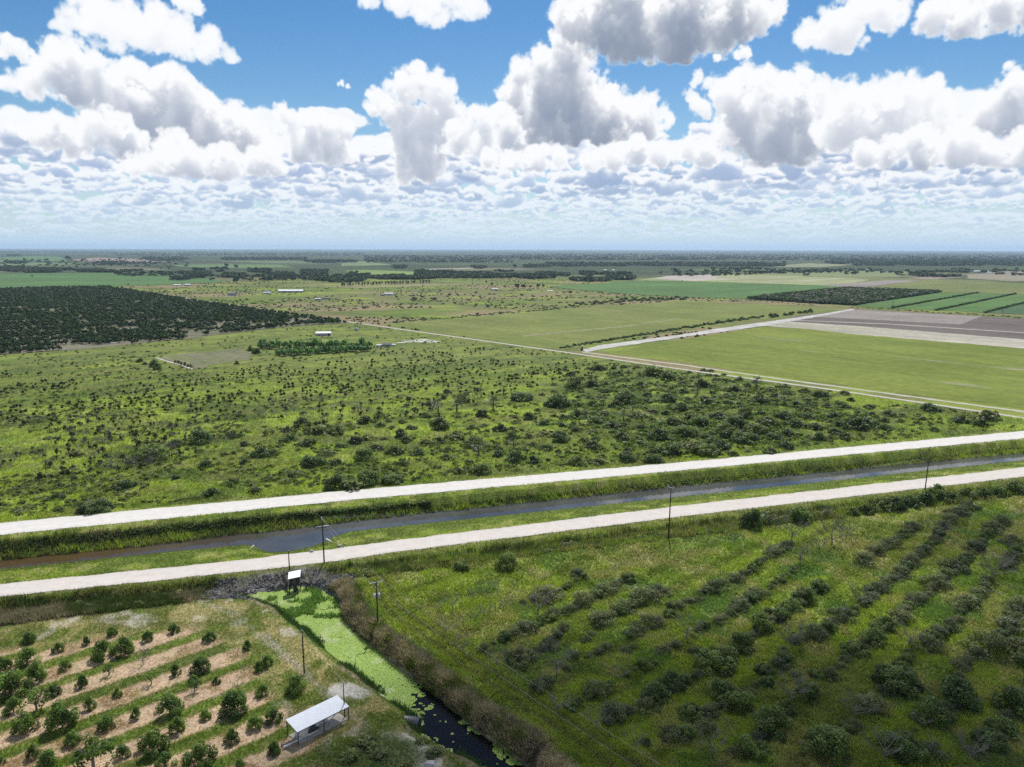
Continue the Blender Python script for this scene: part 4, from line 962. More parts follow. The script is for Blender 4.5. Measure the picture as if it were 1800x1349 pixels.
def merged(name, mesh, pts, scales, hs, mat, kind='stuff', label=None, cat=None, z=None, jit=.25, fixed_tint=None):
    """many copies of one small mesh in ONE object: only for what is past counting"""
    n0 = len(mesh.vertices); V0 = np.empty(n0 * 3, np.float32); mesh.vertices.foreach_get('co', V0); V0 = V0.reshape(-1, 3)
    k = len(mesh.polygons[0].vertices); F0 = np.empty(len(mesh.polygons) * k, np.int32); mesh.loops.foreach_get('vertex_index', F0); F0 = F0.reshape(-1, k)
    T0 = np.ones((n0, 3), np.float32)
    if 'tint' in mesh.attributes:
        t = np.empty(n0 * 4, np.float32); mesh.attributes['tint'].data.foreach_get('color', t); T0 = t.reshape(-1, 4)[:, :3]
    n = len(pts); a = RNG.uniform(0, 6.28, n); ca, sa = np.cos(a)[:, None], np.sin(a)[:, None]; s = np.asarray(scales)[:, None]; h = np.asarray(hs)[:, None]
    X = (V0[:, 0] * ca - V0[:, 1] * sa) * s + np.array([p[0] for p in pts])[:, None]; Y = (V0[:, 0] * sa + V0[:, 1] * ca) * s + np.array([p[1] for p in pts])[:, None]
    zz = np.zeros(n) if z is None else np.asarray(z); Z = V0[:, 2] * h + zz[:, None]
    V = np.stack([X, Y, Z], -1).reshape(-1, 3); F = (F0[None] + (np.arange(n) * n0)[:, None, None]).reshape(-1, k)
    T = (T0[None] * RNG.uniform(1 - jit, 1 + jit, (n, 1, 1))).reshape(-1, 3)
    o = link(name, mesh_np(name, V, F, mat, T)); return tag(o, label, cat, None, kind)

if rest:
    rz_ = terrain(np.array([p[0] for p in rest]), np.array([p[1] for p in rest]))[0]
    sc = g2.uniform(1.3, 3.0, len(rest)); low = crown_mesh('stump_mass', M['scrub'], .5, .8, 0, 60, .16, 5, 77, .26, light=(.4, 1.1), cone=.7)
    merged('undergrowth', low, rest, sc, sc, M['scrub'], label='far dark stumps and low bushes dotted over the overgrown land', z=rz_)

# ---- low undergrowth between the shrubs, past counting
low2 = crown_mesh('undergrowth_mass', M['scrub'], .5, .42, 0, 46, .15, 6, 78, .34, light=(.6, 1.5), dome=True)
low3 = crown_mesh('undergrowth_mass', M['shrub'], .5, .42, 0, 46, .15, 6, 79, .34, light=(.6, 1.6), dome=True)
for nm, me_, n_, poly, mt, lb, wr in (('undergrowth', low3, 2600, THICK, M['shrub'], 'dark green undergrowth filling the gaps between the dense shrubs', (1.6, 4.2)), ('undergrowth', low2, 4800, None, M['scrub'], 'low tangled weeds spread over the overgrown land', (1.0, 2.8))):
    px = g2.uniform(-60, 1860, n_ * 4); py = 540 + (925 - 540) * g2.random(n_ * 4) ** (1.0 if poly is not None else 1.15); p = P(px, py); X, Y = p[:, 0], p[:, 1]; z, q, sd = terrain(X, Y); yd = Yof(DIAG, X); r = np.hypot(X, Y)
    ok = (q == 60) & (Y < yd - 7) & (Y > Yof(PL[0], X) + 3) & (r < 430 if poly is not None else r < 820)
    for f_ in FIELD_POLYS: ok &= ~inside(X, Y, f_)
    if poly is not None: ok &= inside(X, Y, poly)
    else: ok &= fbm(X / 24, Y / 12, 951, 4) > .47
    X, Y, z = X[ok][:n_], Y[ok][:n_], z[ok][:n_]; sc = g2.uniform(*wr, len(X)); merged(nm, me_, list(zip(X, Y)), sc, sc * .8, mt, label=lb, z=z - .05)
X = g2.uniform(-230, 420, 5200); ya_, yb_ = Yof(PL[3], X), Yof(PL[4], X); Y = ya_ + (yb_ - ya_) * g2.uniform(.12, .95, 5200); z = terrain(X, Y)[0]; sc = g2.uniform(.9, 2.2, 5200)
merged('bank_brush', low3, list(zip(X, Y)), sc, sc * .6, M['shrub'], label='dark brush covering the steep far bank of the canal', z=z - .1)
# scattered scrub on the tan pasture
px = g2.uniform(150, 1300, 9000); py = 492 + (600 - 492) * g2.random(9000) ** 1.4; p = P(px, py); X, Y = p[:, 0], p[:, 1]
ok = (Y > Yof(DIAG, X) + 8) & (fbm(X / 90, Y / 60, 955, 3) > .46)
for f_ in FIELD_POLYS: ok &= ~inside(X, Y, f_)
X, Y = X[ok][:2200], Y[ok][:2200]; sc = g2.uniform(1.5, 4.5, len(X)); merged('pasture_scrub', low2, list(zip(X, Y)), sc, sc * .8, M['woods'], label='small dark scrub dotted over the tan pasture', z=np.zeros(len(X)))

# ---- dark old orchard on the left: nearest 300 as trees, the mass beyond as one
BLOB = [crown_mesh('grove_crown', M['grove'], .55, .62, .04, 70, .17, 6, 700 + i, .30, light=(.6, 1.35)) for i in range(3)]
DARKO = poly_px(DARKO_PX)
pts = []
mn, mx = DARKO.min(0), DARKO.max(0)
us = np.arange(-1800, 1800, 5.4); vs = np.arange(-200, 2200, 7.2)
U, Vv = np.meshgrid(us, vs); X = U * RDIR[0] + Vv * RNRM[0]; Y = U * RDIR[1] + Vv * RNRM[1]; X = X.ravel() + RNG.uniform(-1.2, 1.2, X.size); Y = Y.ravel() + RNG.uniform(-1.2, 1.2, Y.size)
m = (X > mn[0]) & (X < mx[0]) & (Y > mn[1]) & (Y < mx[1]); X, Y = X[m], Y[m]; m = inside(X, Y, DARKO); X, Y = X[m], Y[m]
gap = fbm(X / 26, Y / 17, 801, 3) + .25 * vnoise(X / 5, Y / 5, 803); m = gap > .50; X, Y = X[m], Y[m]
o_ = np.argsort(np.hypot(X, Y)); X, Y = X[o_], Y[o_]
vis = np.abs(np.degrees(np.arctan2(X, Y))) < 36.5; idx = np.where(vis)[0][:298]; taken = set(idx.tolist())
GK = Kind('grove_tree', 'tree', [(None, b) for b in BLOB])
for i in idx:
    me = BLOB[i % 3]; o = link('grove_tree', me); w = RNG.uniform(4.6, 6.4); o.location = (X[i], Y[i], 0.1); o.rotation_euler.z = RNG.uniform(0, 6.28); o.scale = (w, w, w * RNG.uniform(.75, 1.0))
    tag(o, 'round dark tree on the near side of the dark old orchard', 'tree', 'near trees of the dark old orchard')
far = np.array([i for i in range(len(X)) if i not in taken])
sc = RNG.uniform(4.6, 6.4, len(far)); cheap = crown_mesh('grove_mass', M['grove'], .55, .62, .0, 26, .27, 5, 720, .28, light=(.6, 1.35))
merged('grove_canopy', cheap, list(zip(X[far], Y[far])), sc, sc * RNG.uniform(.7, 1.0, len(far)), M['grove'], label='dark canopy of the old orchard reaching far back')
# dark square grove on the right
GR = poly_px(GROVE_PX); mn, mx = GR.min(0), GR.max(0); us = np.arange(mn[0], mx[0], 5.5); vs = np.arange(mn[1], mx[1], 6.5); U, Vv = np.meshgrid(us, vs); X = U.ravel() + RNG.uniform(-2, 2, U.size); Y = Vv.ravel() + RNG.uniform(-2, 2, U.size)
m = inside(X, Y, GR); X, Y = X[m], Y[m]; sc = RNG.uniform(8.5, 11, len(X))
merged('citrus_grove', cheap, list(zip(X, Y)), sc, sc * .6, M['grove'], label='dense dark square citrus grove between the green fields')

# ---- windbreak, garden trees, hedges by the fields
k = 0
for px in np.arange(455, 652, 5.2):
    for yb in (612 + (px - 455) * .012 + 0, 626 - (px - 480) * .055):
        if yb > 618 and px < 490: continue
        w = RNG.uniform(11, 17); x, y = at(px + RNG.uniform(-3, 3), yb + RNG.uniform(-2, 2)); plant(K_WIND, x, y, w * mpp(px, yb) * 1.0, 'tall green windbreak tree, %s from left in %s line by garden plot' % (ORD[k // 2], 'back' if yb < 618 else 'front'), 'windbreak trees beside the garden plot', hs=.72); k += 1
for k, (px, py, w) in enumerate([(246, 637, 10), (255, 641, 8), (271, 645, 15), (277, 650, 14), (416, 640.5, 9), (440, 617, 12), (450, 622, 14)]):
    x, y = at(px, py); plant(K_SHRUB, x, y, w * mpp(px, py) * 1.1, 'dark round tree beside the garden plot, %s from left' % ORD[k], 'trees around the garden plot', hs=1.3)
for k, (px, py, w) in enumerate([(309, 639, 7), (314, 640.5, 7), (319, 642, 7), (325, 644, 7), (330, 646, 7), (336, 648, 8)]):
    x, y = at(px, py); plant(K_STUB, x, y, w * mpp(px, py), 'dark upright clump on white sand edge of garden plot, %s from left' % ORD[k], 'clumps on the garden edge', hs=1.1)
def hedge_line(label, group, pts, step, wr, kd, hs=.8, jit=1.2, back=None):
    k = 0; n = len(pts)
    for i in range(n - 1):
        a, b = pts[i], pts[i + 1]; L = max(1, int(abs(b[0] - a[0]) / step))
        for j in range(L):
            t = (j + RNG.uniform(-.3, .3)) / L; px, py = a[0] + (b[0] - a[0]) * t, a[1] + (b[1] - a[1]) * t + RNG.uniform(-jit, jit)
            x, y = at(px, py); w = RNG.uniform(*wr) * mpp(px, py); plant(kd, x, y, w, label % ORD[k], group, hs=hs, z=0.0); k += 1
hedge_line('field edge bush, %s from left along the white sand track', 'bushes along the white sand track', [(985, 613), (1020, 607), (1100, 594), (1200, 578), (1300, 563), (1345, 557)], 3.4, (6, 11), K_SHRUB)
for k, (px, py, w) in enumerate([(1355, 558.5, 13), (1363, 557, 12), (1380, 555, 10), (1389, 554, 9), (1394, 552.5, 8), (1405, 551, 9), (1415, 551, 11), (1424, 549.5, 10)]):
    x, y = at(px, py); plant(K_BIG, x, y, w * mpp(px, py), 'dark tree at field corner by ploughed soil, %s from left' % ORD[k], 'trees at the field corner')
hedge_line('low dark bush, %s from left on the mown pasture ditch', 'bushes along the pasture ditch', [(690, 567), (760, 562), (883, 551), (960, 545), (1000, 540)], 4.5, (4, 9), K_SCRUB, .7, 1.5)
hedge_line('ditch side bush, %s from left before the green crop', 'bushes before the green crop field', [(1000, 538), (1060, 533), (1120, 528), (1180, 526), (1210, 526)], 4, (6, 12), K_SHRUB, .8, 2.5)
hedge_line('dark field drain bush, %s from left below the green crop', 'bushes on the drain below the green crop', [(962, 505.5), (1050, 514.5), (1100, 518.5), (1200, 524), (1310, 528), (1440, 538)], 9, (4, 7), K_SCRUB, .6, .6)
hedge_line('drain bush, %s from left behind the ploughed field', 'bushes on the drain behind the ploughed field', [(1497, 541), (1560, 544.5), (1640, 549), (1700, 552.5), (1800, 559.5)], 9, (5, 9), K_SCRUB, .6, .8)
for k, pts_ in enumerate([[(1568, 542.5), (1719, 515.2)], [(1646, 546.5), (1785, 517.2)], [(1731, 550.5), (1802, 533)]]):
    a, b = at(*pts_[0]), at(*pts_[1]); n = int(math.hypot(b[0] - a[0], b[1] - a[1]) / 3.2); q = [(a[0] + (b[0] - a[0]) * t + RNG.uniform(-1, 1), a[1] + (b[1] - a[1]) * t + RNG.uniform(-1, 1)) for t in np.linspace(0, 1, n)]
    sc = RNG.uniform(3.5, 5.5, n); merged('hedge', cheap, q, sc, sc * .62, M['grove'], kind=None, label='long straight dark hedge across the green crop, %s from left' % ORD[k], cat='hedge')

# ---- far country: rows, lone trees, woods
k = 0
for px in np.arange(601, 758, 5.1):
    for yb in (505 - (px - 601) * .045, 502.3 - (px - 601) * .03):
        if RNG.random() < .2: continue
        x, y = at(px + RNG.uniform(-1, 1), yb); plant(K_ROW, x, y, 4.6, 'young dark tree, %s from left in planted rows on tan pasture' % ORD[k], 'young trees in planted rows', hs=1.2, z=0); k += 1
LONE = [(135, 472, 5), (57, 487, 4), (120, 457.5, 9), (211, 457.2, 6), (283, 474, 4), (297, 474.5, 5), (398, 471.5, 9), (415, 472.5, 8), (415, 498, 13), (450, 495.5, 4), (440, 496, 3), (909, 508, 11), (920, 507.5, 10), (932, 507, 6), (946, 506, 9), (955, 505.5, 7), (1214.5, 480, 7), (865, 502, 7), (855, 498, 5), (888, 505.5, 4), (743, 503.5, 3), (905, 472, 8), (983, 467, 5), (968, 467, 4), (995, 471, 6), (1195, 481, 6),
        (1162, 482.5, 7), (1097, 521, 4), (522, 532, 4), (336, 524, 4), (345, 524.5, 3), (260, 503, 3), (225, 502, 4), (619, 528.5, 6), (632, 529.5, 8), (697, 523.5, 7), (700, 527.5, 6), (727, 521, 6), (728, 528, 12), (742, 524.5, 10), (763, 528.5, 14), (790, 520, 7), (805, 521, 7), (837, 516, 9), (861, 518.5, 7), (844, 522.5, 6), (832, 522, 7), (917, 520.5, 9), (936, 521.5, 6), (1003, 516, 9), (991, 515.5, 8), (625, 574, 3.5), (628, 570.5, 6), (634, 570, 5), (548, 591, 3)]
for k, (px, py, w) in enumerate(sorted(LONE)):
    x, y = at(px, py); plant(K_FAR, x, y, w * mpp(px, py), 'lone dark %s on the far pasture, %s lone one from left' % ('bush' if py > 513 else 'tree', ORD[k]), 'lone trees and bushes on the far pasture', hs=1.0 if py < 512 else .55, z=0.0)

WOODS = [(0, 469, 125, 480, 1.2), (125, 474, 250, 479.5, 1), (10, 459, 42, 464.5, 1), (12, 447, 35, 451, 1), (0, 440.5, 205, 445, .6), (170, 458, 230, 466, .7), (250, 450, 330, 460, .5), (390, 452, 540, 458, .9), (317, 476, 370, 487, 1), (340, 471, 400, 479, 1.2), (392, 480, 432, 491, .9), (437, 472, 475, 480, .9), (460, 478, 515, 490, .9),
         (530, 474, 575, 484, .8), (535, 456, 600, 463, .8), (600, 457, 630, 463, .8), (615, 479, 650, 487, .9), (690, 466, 715, 473, 1), (640, 485, 770, 492, .7), (730, 473, 900, 490, .62), (828, 466, 855, 473, .8), (895, 478, 1000, 491, .55), (920, 464, 968, 472, .8), (1020, 474, 1110, 487, .6), (1080, 486, 1115, 494, .9), (1600, 476, 1705, 488, .6), (1250, 470, 1340, 478, .25),
         (1500, 455, 1800, 468, .75), (1450, 457, 1500, 465, .5), (950, 460, 1380, 469, .9), (640, 446, 900, 462, .35), (900, 443, 1800, 458, .35), (200, 441, 640, 450, .3), (1320, 475, 1460, 482, .15), (560, 488, 640, 497, .35), (200, 478, 320, 486, .15), (300, 484, 520, 494, .12), (520, 482, 640, 494, .25), (1000, 486, 1080, 496, .35), (0, 452, 330, 470, .06), (1180, 470, 1800, 486, .06)]  # dense band at centre right: trees standing in for a distant cloud shadow
pw = []; sw = []
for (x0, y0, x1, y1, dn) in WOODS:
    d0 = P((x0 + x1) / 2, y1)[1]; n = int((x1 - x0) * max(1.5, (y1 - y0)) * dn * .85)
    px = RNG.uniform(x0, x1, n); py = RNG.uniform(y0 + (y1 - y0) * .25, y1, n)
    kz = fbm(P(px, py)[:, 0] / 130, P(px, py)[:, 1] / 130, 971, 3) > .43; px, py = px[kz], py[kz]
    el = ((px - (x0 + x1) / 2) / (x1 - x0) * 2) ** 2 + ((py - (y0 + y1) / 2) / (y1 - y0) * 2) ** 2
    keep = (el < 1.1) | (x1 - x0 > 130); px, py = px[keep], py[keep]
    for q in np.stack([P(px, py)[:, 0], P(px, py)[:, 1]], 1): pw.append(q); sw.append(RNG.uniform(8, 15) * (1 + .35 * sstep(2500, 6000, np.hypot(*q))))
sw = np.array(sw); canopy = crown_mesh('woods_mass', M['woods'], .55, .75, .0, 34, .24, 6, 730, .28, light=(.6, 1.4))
merged('distant_woods', canopy, pw, sw, sw * RNG.uniform(.5, .8, len(sw)), M['woods'], label='distant woods and thickets below the horizon, one band standing in for cloud shadow')

# ---- grass and low growth close enough to show its blades
def blades(name, X, Y, Z, H, C, nb, width=.10, lean=.55, mat=None, label=None):
    n = len(X); a = RNG.uniform(0, 2 * math.pi, (n, nb)); d = np.stack([np.cos(a), np.sin(a)], -1); h = H[:, None] * RNG.uniform(.55, 1.15, (n, nb)); o = RNG.uniform(.0, .35, (n, nb))[..., None] * d * H[:, None, None]
    ln = RNG.uniform(.15, lean, (n, nb))[..., None] * d * h[..., None]
    base = np.stack([X, Y], -1)[:, None] + o; w = np.stack([-d[..., 1], d[..., 0]], -1) * width * RNG.uniform(.6, 1.4, (n, nb))[..., None] * (H[:, None, None] ** .5)
    z0 = np.repeat((Z - .05)[:, None], nb, 1)
    v0 = np.concatenate([base - w, z0[..., None]], -1); v1 = np.concatenate([base + w, z0[..., None]], -1); v2 = np.concatenate([base + ln, (z0 + h)[..., None]], -1)
    V = np.stack([v0, v1, v2], 2).reshape(-1, 3); F = np.arange(len(V)).reshape(-1, 3)
    T = np.repeat((C[:, None, :] * RNG.uniform(.72, 1.35, (n, nb, 1))).reshape(-1, 3), 3, 0)
    o = link(name, mesh_np(name, V, F, mat or M['grass'], T)); return tag(o, label, None, None, 'stuff')

def scatter(n, pxr, pyr, bias=1.0):
    px = RNG.uniform(pxr[0], pxr[1], n); py = pyr[0] + (pyr[1] - pyr[0]) * RNG.random(n) ** bias; p = P(px, py); return p[:, 0], p[:, 1]

X, Y = scatter(420000, (-60, 1860), (640, 1400), .8)
z, q, sd = terrain(X, Y); c = cover(X, Y, q, sd)
bare = c.mean(1) > .25
ok = ~((q == 1) | (q == 8) | (q == 5) | (sd < .25) | (bare & (RNG.random(len(X)) < .85)))
yd = Yof(DIAG, X); ok &= (Y < yd - 4)
slab = poly_px([(505, 1293.7), (596, 1254), (612, 1268), (523, 1307)]); ok &= ~inside(X, Y, grow(slab, .25)); ok &= ~(((q == 10) | (q == 11)) & (sd < 7.5) & (RNG.random(len(X)) < .9))
X, Y, z, q, sd, c = X[ok], Y[ok], z[ok], q[ok], sd[ok], c[ok]; r = np.hypot(X, Y)
left = (q == 50) & (X * .75 + Y * .66 < LEFT_SIDE(Y))
clump = fbm(X / 2.6, Y / 2.6, 901, 3)
H = np.where(left, .16 + .14 * clump, .30 + .60 * np.clip(clump - .25, 0, 1)); H = np.where((q == 0) | (q == 2) | (q == 9), .16 + .22 * clump, H); H = np.where((q == 6) | (q == 7), .14 + .18 * clump, H); H = np.where((q == 3) | (q == 10) | (q == 11) | (q == 4), .5 + .8 * clump, H)
H = H * (1 + r / 420)
blades('grass', X, Y, z, H, np.clip(c * (1.12 + .62 * clump)[:, None], 0, 1), 5, width=.075, label='rough green grass and weeds covering the open ground')
# dead brown grass standing on the ditch banks
n = 22000; t = RNG.random(n); i = RNG.integers(4, 16, n); a = POND[i]; b = POND[(i + 1) % len(POND)]; p = a + (b - a) * t[:, None]
e = b - a; nn = np.stack([e[:, 1], -e[:, 0]], -1); nn /= np.linalg.norm(nn, axis=1, keepdims=True); s = np.sign((0 - p[:, 0]) * 0 + 1)
off = RNG.uniform(.4, 3.7, n); c1 = p + nn * off[:, None]; c2 = p - nn * off[:, None]; s1 = pond_sd(c1[:, 0], c1[:, 1]); p = np.where((s1 > 0)[:, None], c1, c2)
z, qq, _s = terrain(p[:, 0], p[:, 1]); kp = (qq == 50); p, z = p[kp], z[kp]; n = len(p); gr = fbm(p[:, 0] / 1.7, p[:, 1] / 1.7, 907, 4)
C = mix(DEAD * 1.9 * np.ones((n, 3)), G_MID * .9, sstep(.52, .62, gr)); C = mix(C, DEAD * .55, sstep(.46, .3, gr) * .8)
blades('bank_grass', p[:, 0], p[:, 1], z, RNG.uniform(.7, 1.4, n), C, 6, width=.05, lean=.9, label='dead brown grass hanging over the ditch bank')
# water plants by the pump hut
n = 2600; px = RNG.uniform(470, 606, n); py = RNG.uniform(1032, 1086, n); p = P(px, py, ZD); s = pond_sd(p[:, 0], p[:, 1]); dn = fbm(p[:, 0] / 2.4, p[:, 1] / 2.4, 911, 3)
ok = (s < -.3) & (dn > .53) & ((px > 500) | (py > 1050)); p = p[ok]; n = len(p)
blades('water_weeds', p[:, 0], p[:, 1], np.full(n, ZD), RNG.uniform(.35, .8, n), np.array([.14, .25, .055]) * RNG.uniform(.7, 1.3, (n, 1)), 7, width=.11, lean=1.1, label='bright green water weeds growing out of the duckweed')
n = 900; px = RNG.uniform(535, 556, n); py = RNG.uniform(1096, 1104, n); p = P(px, py, ZD); s = pond_sd(p[:, 0], p[:, 1]); ok = s < 0; p = p[ok]
n = 5200; t = RNG.random(n); i = np.where(RNG.random(n) < .7, RNG.integers(len(POND) - 6, len(POND), n), RNG.integers(19, len(POND) - 6, n)); a = POND[i]; b = POND[(i + 1) % len(POND)]; p = a + (b - a) * t[:, None] + RNG.normal(size=(n, 2)) * .45
z = np.maximum(terrain(p[:, 0], p[:, 1])[0], ZD); keep = fbm(p[:, 0] / 4, p[:, 1] / 4, 915, 2) > .42 + .13 * sstep(128, 112, p[:, 1]); p, z = p[keep], z[keep]; n = len(p)
blades('rushes', p[:, 0], p[:, 1], z, RNG.uniform(.4, .95, n), np.array([.05, .10, .03]) * RNG.uniform(.6, 1.5, (n, 1)), 6, width=.06, label='dark green rushes along the left edge of the ditch')
# duckweed film: small floating patches, whole in the upper reach, broken in the lower
cs = .22; xs = np.arange(-62, 30, cs); ys_ = np.arange(45, 152, cs); GX, GY = np.meshgrid(xs, ys_); s = pond_sd(GX.ravel(), GY.ravel()).reshape(GX.shape)
oa, ob = P(714, 1255, ZD), P(745, 1208, ZD); nrm = np.array([(ob - oa)[1], -(ob - oa)[0]]); nrm /= np.linalg.norm(nrm); toward = P(800, 1300, ZD) - oa; nrm = nrm if toward @ nrm > 0 else -nrm
dopen = (GX - oa[0]) * nrm[0] + (GY - oa[1]) * nrm[1]; f1 = fbm(GX / 1.6, GY / 1.6, 921, 4); f2 = vnoise(GX / .5, GY / .5, 922); f3 = fbm(GX / 5, GY / 5, 923, 2)
keep = (s < .1) & ((dopen + (f1 - .5) * 5.5 < 0) & (f2 * .5 + f1 > .38) | (f1 * .5 + f3 * .3 + f2 * .32 > .755) | ((s > -1.3 + f1 * 1.6 - 1.0 * (f3 > .5)) & (s > -1.5) & (f2 > .2) & (f3 > .42)))
iy, ix = np.where(keep); n = len(ix); x0, y0 = xs[ix] + RNG.uniform(-.04, .04, n), ys_[iy] + RNG.uniform(-.04, .04, n); hh = cs * RNG.uniform(.46, .62, n)
zz = ZD + .02 + RNG.uniform(0, .01, n)
V = np.stack([np.stack([x0 - hh, y0 - hh * .8, zz], -1), np.stack([x0 + hh * .8, y0 - hh, zz], -1), np.stack([x0 + hh, y0 + hh * .8, zz], -1), np.stack([x0 - hh * .8, y0 + hh, zz], -1)], 1).reshape(-1, 3)
pale = sstep(.55, .8, fbm(x0 / 2.2, y0 / 2.2, 925, 3)); C = mix(np.array([.220, .325, .062]) * np.ones((n, 3)), np.array([.33, .39, .17]), pale * .8) * RNG.uniform(.82, 1.14, (n, 1))
o = link('duckweed', mesh_np('duckweed', V, np.arange(4 * n).reshape(-1, 4), leaf_mat('duckweed', (1, 1, 1), trans=.05, rough=.7, spec=.2, var=0.0), np.repeat(C, 4, 0))); tag(o, 'pale green duckweed film on the ditch water', None, None, 'stuff')
# dark rubble under the road
rk = MB(); n = 0
for _ in range(5200):
    px, py = RNG.uniform(345, 622), RNG.uniform(1004, 1052); x, y = P(px, py); s = float(pond_sd(np.array([x]), np.array([y]))[0]); z, q, _s = terrain(np.array([x]), np.array([y])); 
    if s < -.4 or s > 7.5 or q[0] in (8, 9) or n > 1700: continue
    if px < 470 and vnoise(np.array([x / 2.5]), np.array([y / 2.5]), 931)[0] < .45: continue
    w = RNG.uniform(.18, .55); g = RNG.normal(size=(6, 3)) * .25; base = np.array([[1, 0, 0], [-1, 0, 0], [0, 1, 0], [0, -1, 0], [0, 0, 1], [0, 0, -1]]) * [1, .8, .6] + g
    rk.add(base * w + [x, y, z[0] + .08], [(0, 2, 4), (2, 1, 4), (1, 3, 4), (3, 0, 4), (2, 0, 5), (1, 2, 5), (3, 1, 5), (0, 3, 5)]); n += 1
tag(rk.build('rubble', M['rock']), 'dark broken rubble slope under the road by the pump hut', None, None, 'stuff')
# ---------------------------------------------------------------- built things
def prism(b, poly, z0, z1):
    """z0/z1: single values or one per corner"""
    n = len(poly); z0 = z0 if isinstance(z0, (list, tuple)) else [z0] * n; z1 = z1 if isinstance(z1, (list, tuple)) else [z1] * n
    V = [(p[0], p[1], a) for p, a in zip(poly, z0)] + [(p[0], p[1], a) for p, a in zip(poly, z1)]
    return b.add(V, [tuple(range(n - 1, -1, -1)), tuple(range(n, 2 * n))] + [(i, (i + 1) % n, (i + 1) % n + n, i + n) for i in range(n)])

def rel(o, p): return (p[0] - o[0], p[1] - o[1], p[2] - o[2])

# ---- the white roofed shelter
zF, zB = 2.05, 2.65
rA, rB, rC, rD = P(502.3, 1265.7, zB), P(592.5, 1222.7, zB), P(613.8, 1242.4, zF), P(522.5, 1288, zF)
ctr = (rA + rB + rC + rD) / 4; S0 = (ctr[0], ctr[1], 0.0); sh = empty('pole_shelter', S0)
tag(sh, 'open sided shelter with white sheet roof standing by the ditch', 'shelter')
lo = [p - ctr for p in (rA, rB, rC, rD)]
b = MB(); prism(b, lo, [zB, zB, zF, zF], [zB + .05, zB + .05, zF + .05, zF + .05]); roof = b.build('roof', M['roof_white'], sh)
b = MB(); e1 = lo[3] - lo[0]; along = lo[1] - lo[0]
for k in np.linspace(.02, .98, 30):      # raised seams of the sheeting
    p0 = lo[0] + along * k; p1 = lo[3] + (lo[2] - lo[3]) * k; b.tube([(p0[0], p0[1], zB + .055), (p1[0], p1[1], zF + .055)], .007, 4)
b.build('roof_seam', M['roof_white'], roof)
b = MB(); q = [lo[i] * .97 for i in range(4)]
for i, j, z_i, z_j in ((0, 1, zB, zB), (3, 2, zF, zF), (0, 3, zB, zF), (1, 2, zB, zF)):
    b.tube([(q[i][0], q[i][1], z_i - .07), (q[j][0], q[j][1], z_j - .07)], .05, 6)
b.build('roof_beam', M['post'], sh)
for i, k, z in ((0, 0, zB), (1, 0, zB), (2, 0, zF), (3, 0, zF), (0, 1, zB), (3, 2, zF)):
    p = q[i] if k == 0 else (q[i] + q[k]) / 2
    b = MB(); b.box((p[0], p[1], z / 2 - .15), (.13, .13, z + .1)); b.build('post', M['post'], sh)
sl = [lo[0] * .93, lo[1] * .93, lo[2] * .93, lo[3] * .93]
b = MB(); prism(b, sl, -.4, .10); b.build('slab', M['concrete'], sh)
ax = along / np.linalg.norm(along); ay = e1 / np.linalg.norm(e1); rzs = math.atan2(ax[1], ax[0])
def shp(u, v, z=0.1): p = ctr + ax * u + ay * v; return (p[0], p[1], z)
tk = empty('water_tank', shp(-2.75, .0)); tag(tk, 'pale round plastic tank under the white shelter roof', 'tank')
b = MB(); b.tube([(0, 0, 0), (0, 0, 1.42), (0, 0, 1.55), (0, 0, 1.68)], [.92, .92, .80, .35], 24); body = b.build('tank_body', M['tank'], tk, True)
b = MB(); b.tube([(0, 0, 1.66), (0, 0, 1.76)], .22, 14); b.build('lid', M['post'], tk)
for k in range(5):
    b = MB(); b.tube([(0, 0, .2 + k * .26), (0, 0, .25 + k * .26)], .945, 24); b.build('hoop', M['tank'], body)
en = empty('pump_engine', shp(-.9, .0), rzs); tag(en, 'dark pump engine beside the pale tank under the shelter', 'engine')
b = MB(); b.box((0, 0, .12), (1.7, .7, .12)); b.build('skid', M['post'], en)
b = MB(); b.box((-.2, 0, .52), (.9, .5, .62), taper=.85); b.box((-.2, 0, .90), (.7, .3, .14)); b.build('engine_block', M['machine'], en)
b = MB(); b.tube([(.42, 0, .5), (.82, 0, .5)], .27, 14); b.tube([(.62, 0, .5), (.62, 0, 1.0)], .11, 10); b.build('pump_housing', M['can'], en, True)
b = MB(); b.tube([(-.5, .1, .9), (-.5, .1, 1.35), (-.7, .1, 1.42)], .045, 8); b.build('exhaust_pipe', M['post'], en, True)
b = MB(); b.tube([(-.72, 0, .55), (-.66, 0, .55)], .27, 16); b.build('fan_guard', M['can'], en, True)
ft = empty('sand_filter', shp(.55, -.25)); tag(ft, 'grey filter vessels beside the pump engine under the shelter', 'filter')
for k in range(2):
    b = MB(); b.tube([(ax[0] * k * .75, ax[1] * k * .75, .15), (ax[0] * k * .75, ax[1] * k * .75, .28), (ax[0] * k * .75, ax[1] * k * .75, .85), (ax[0] * k * .75, ax[1] * k * .75, 1.0)], [.18, .33, .33, .15], 14); b.build('vessel', M['can'], ft, True)
b = MB(); b.tube([(-.1, .3, .5), (ax[0] * .9, .3 + ax[1] * .9, .5)], .06, 8); b.build('manifold', M['pipe'], ft, True)
a, c_ = P(497.5, 1314.5, .12), P(558.8, 1284.6, .18); b = MB(); b.tube([(0, 0, .12), ((c_ - a)[0] * .22, (c_ - a)[1] * .22, .13)], .15, 10); b.tube([((c_ - a)[0] * .2, (c_ - a)[1] * .2, .13), ((c_ - a)[0], (c_ - a)[1], .16)], .075, 8)
tag(b.build('water_pipe', M['pipe'], None, True, (a[0], a[1], 0.04)), 'long white pipe lying along the front of the shelter', 'pipe')

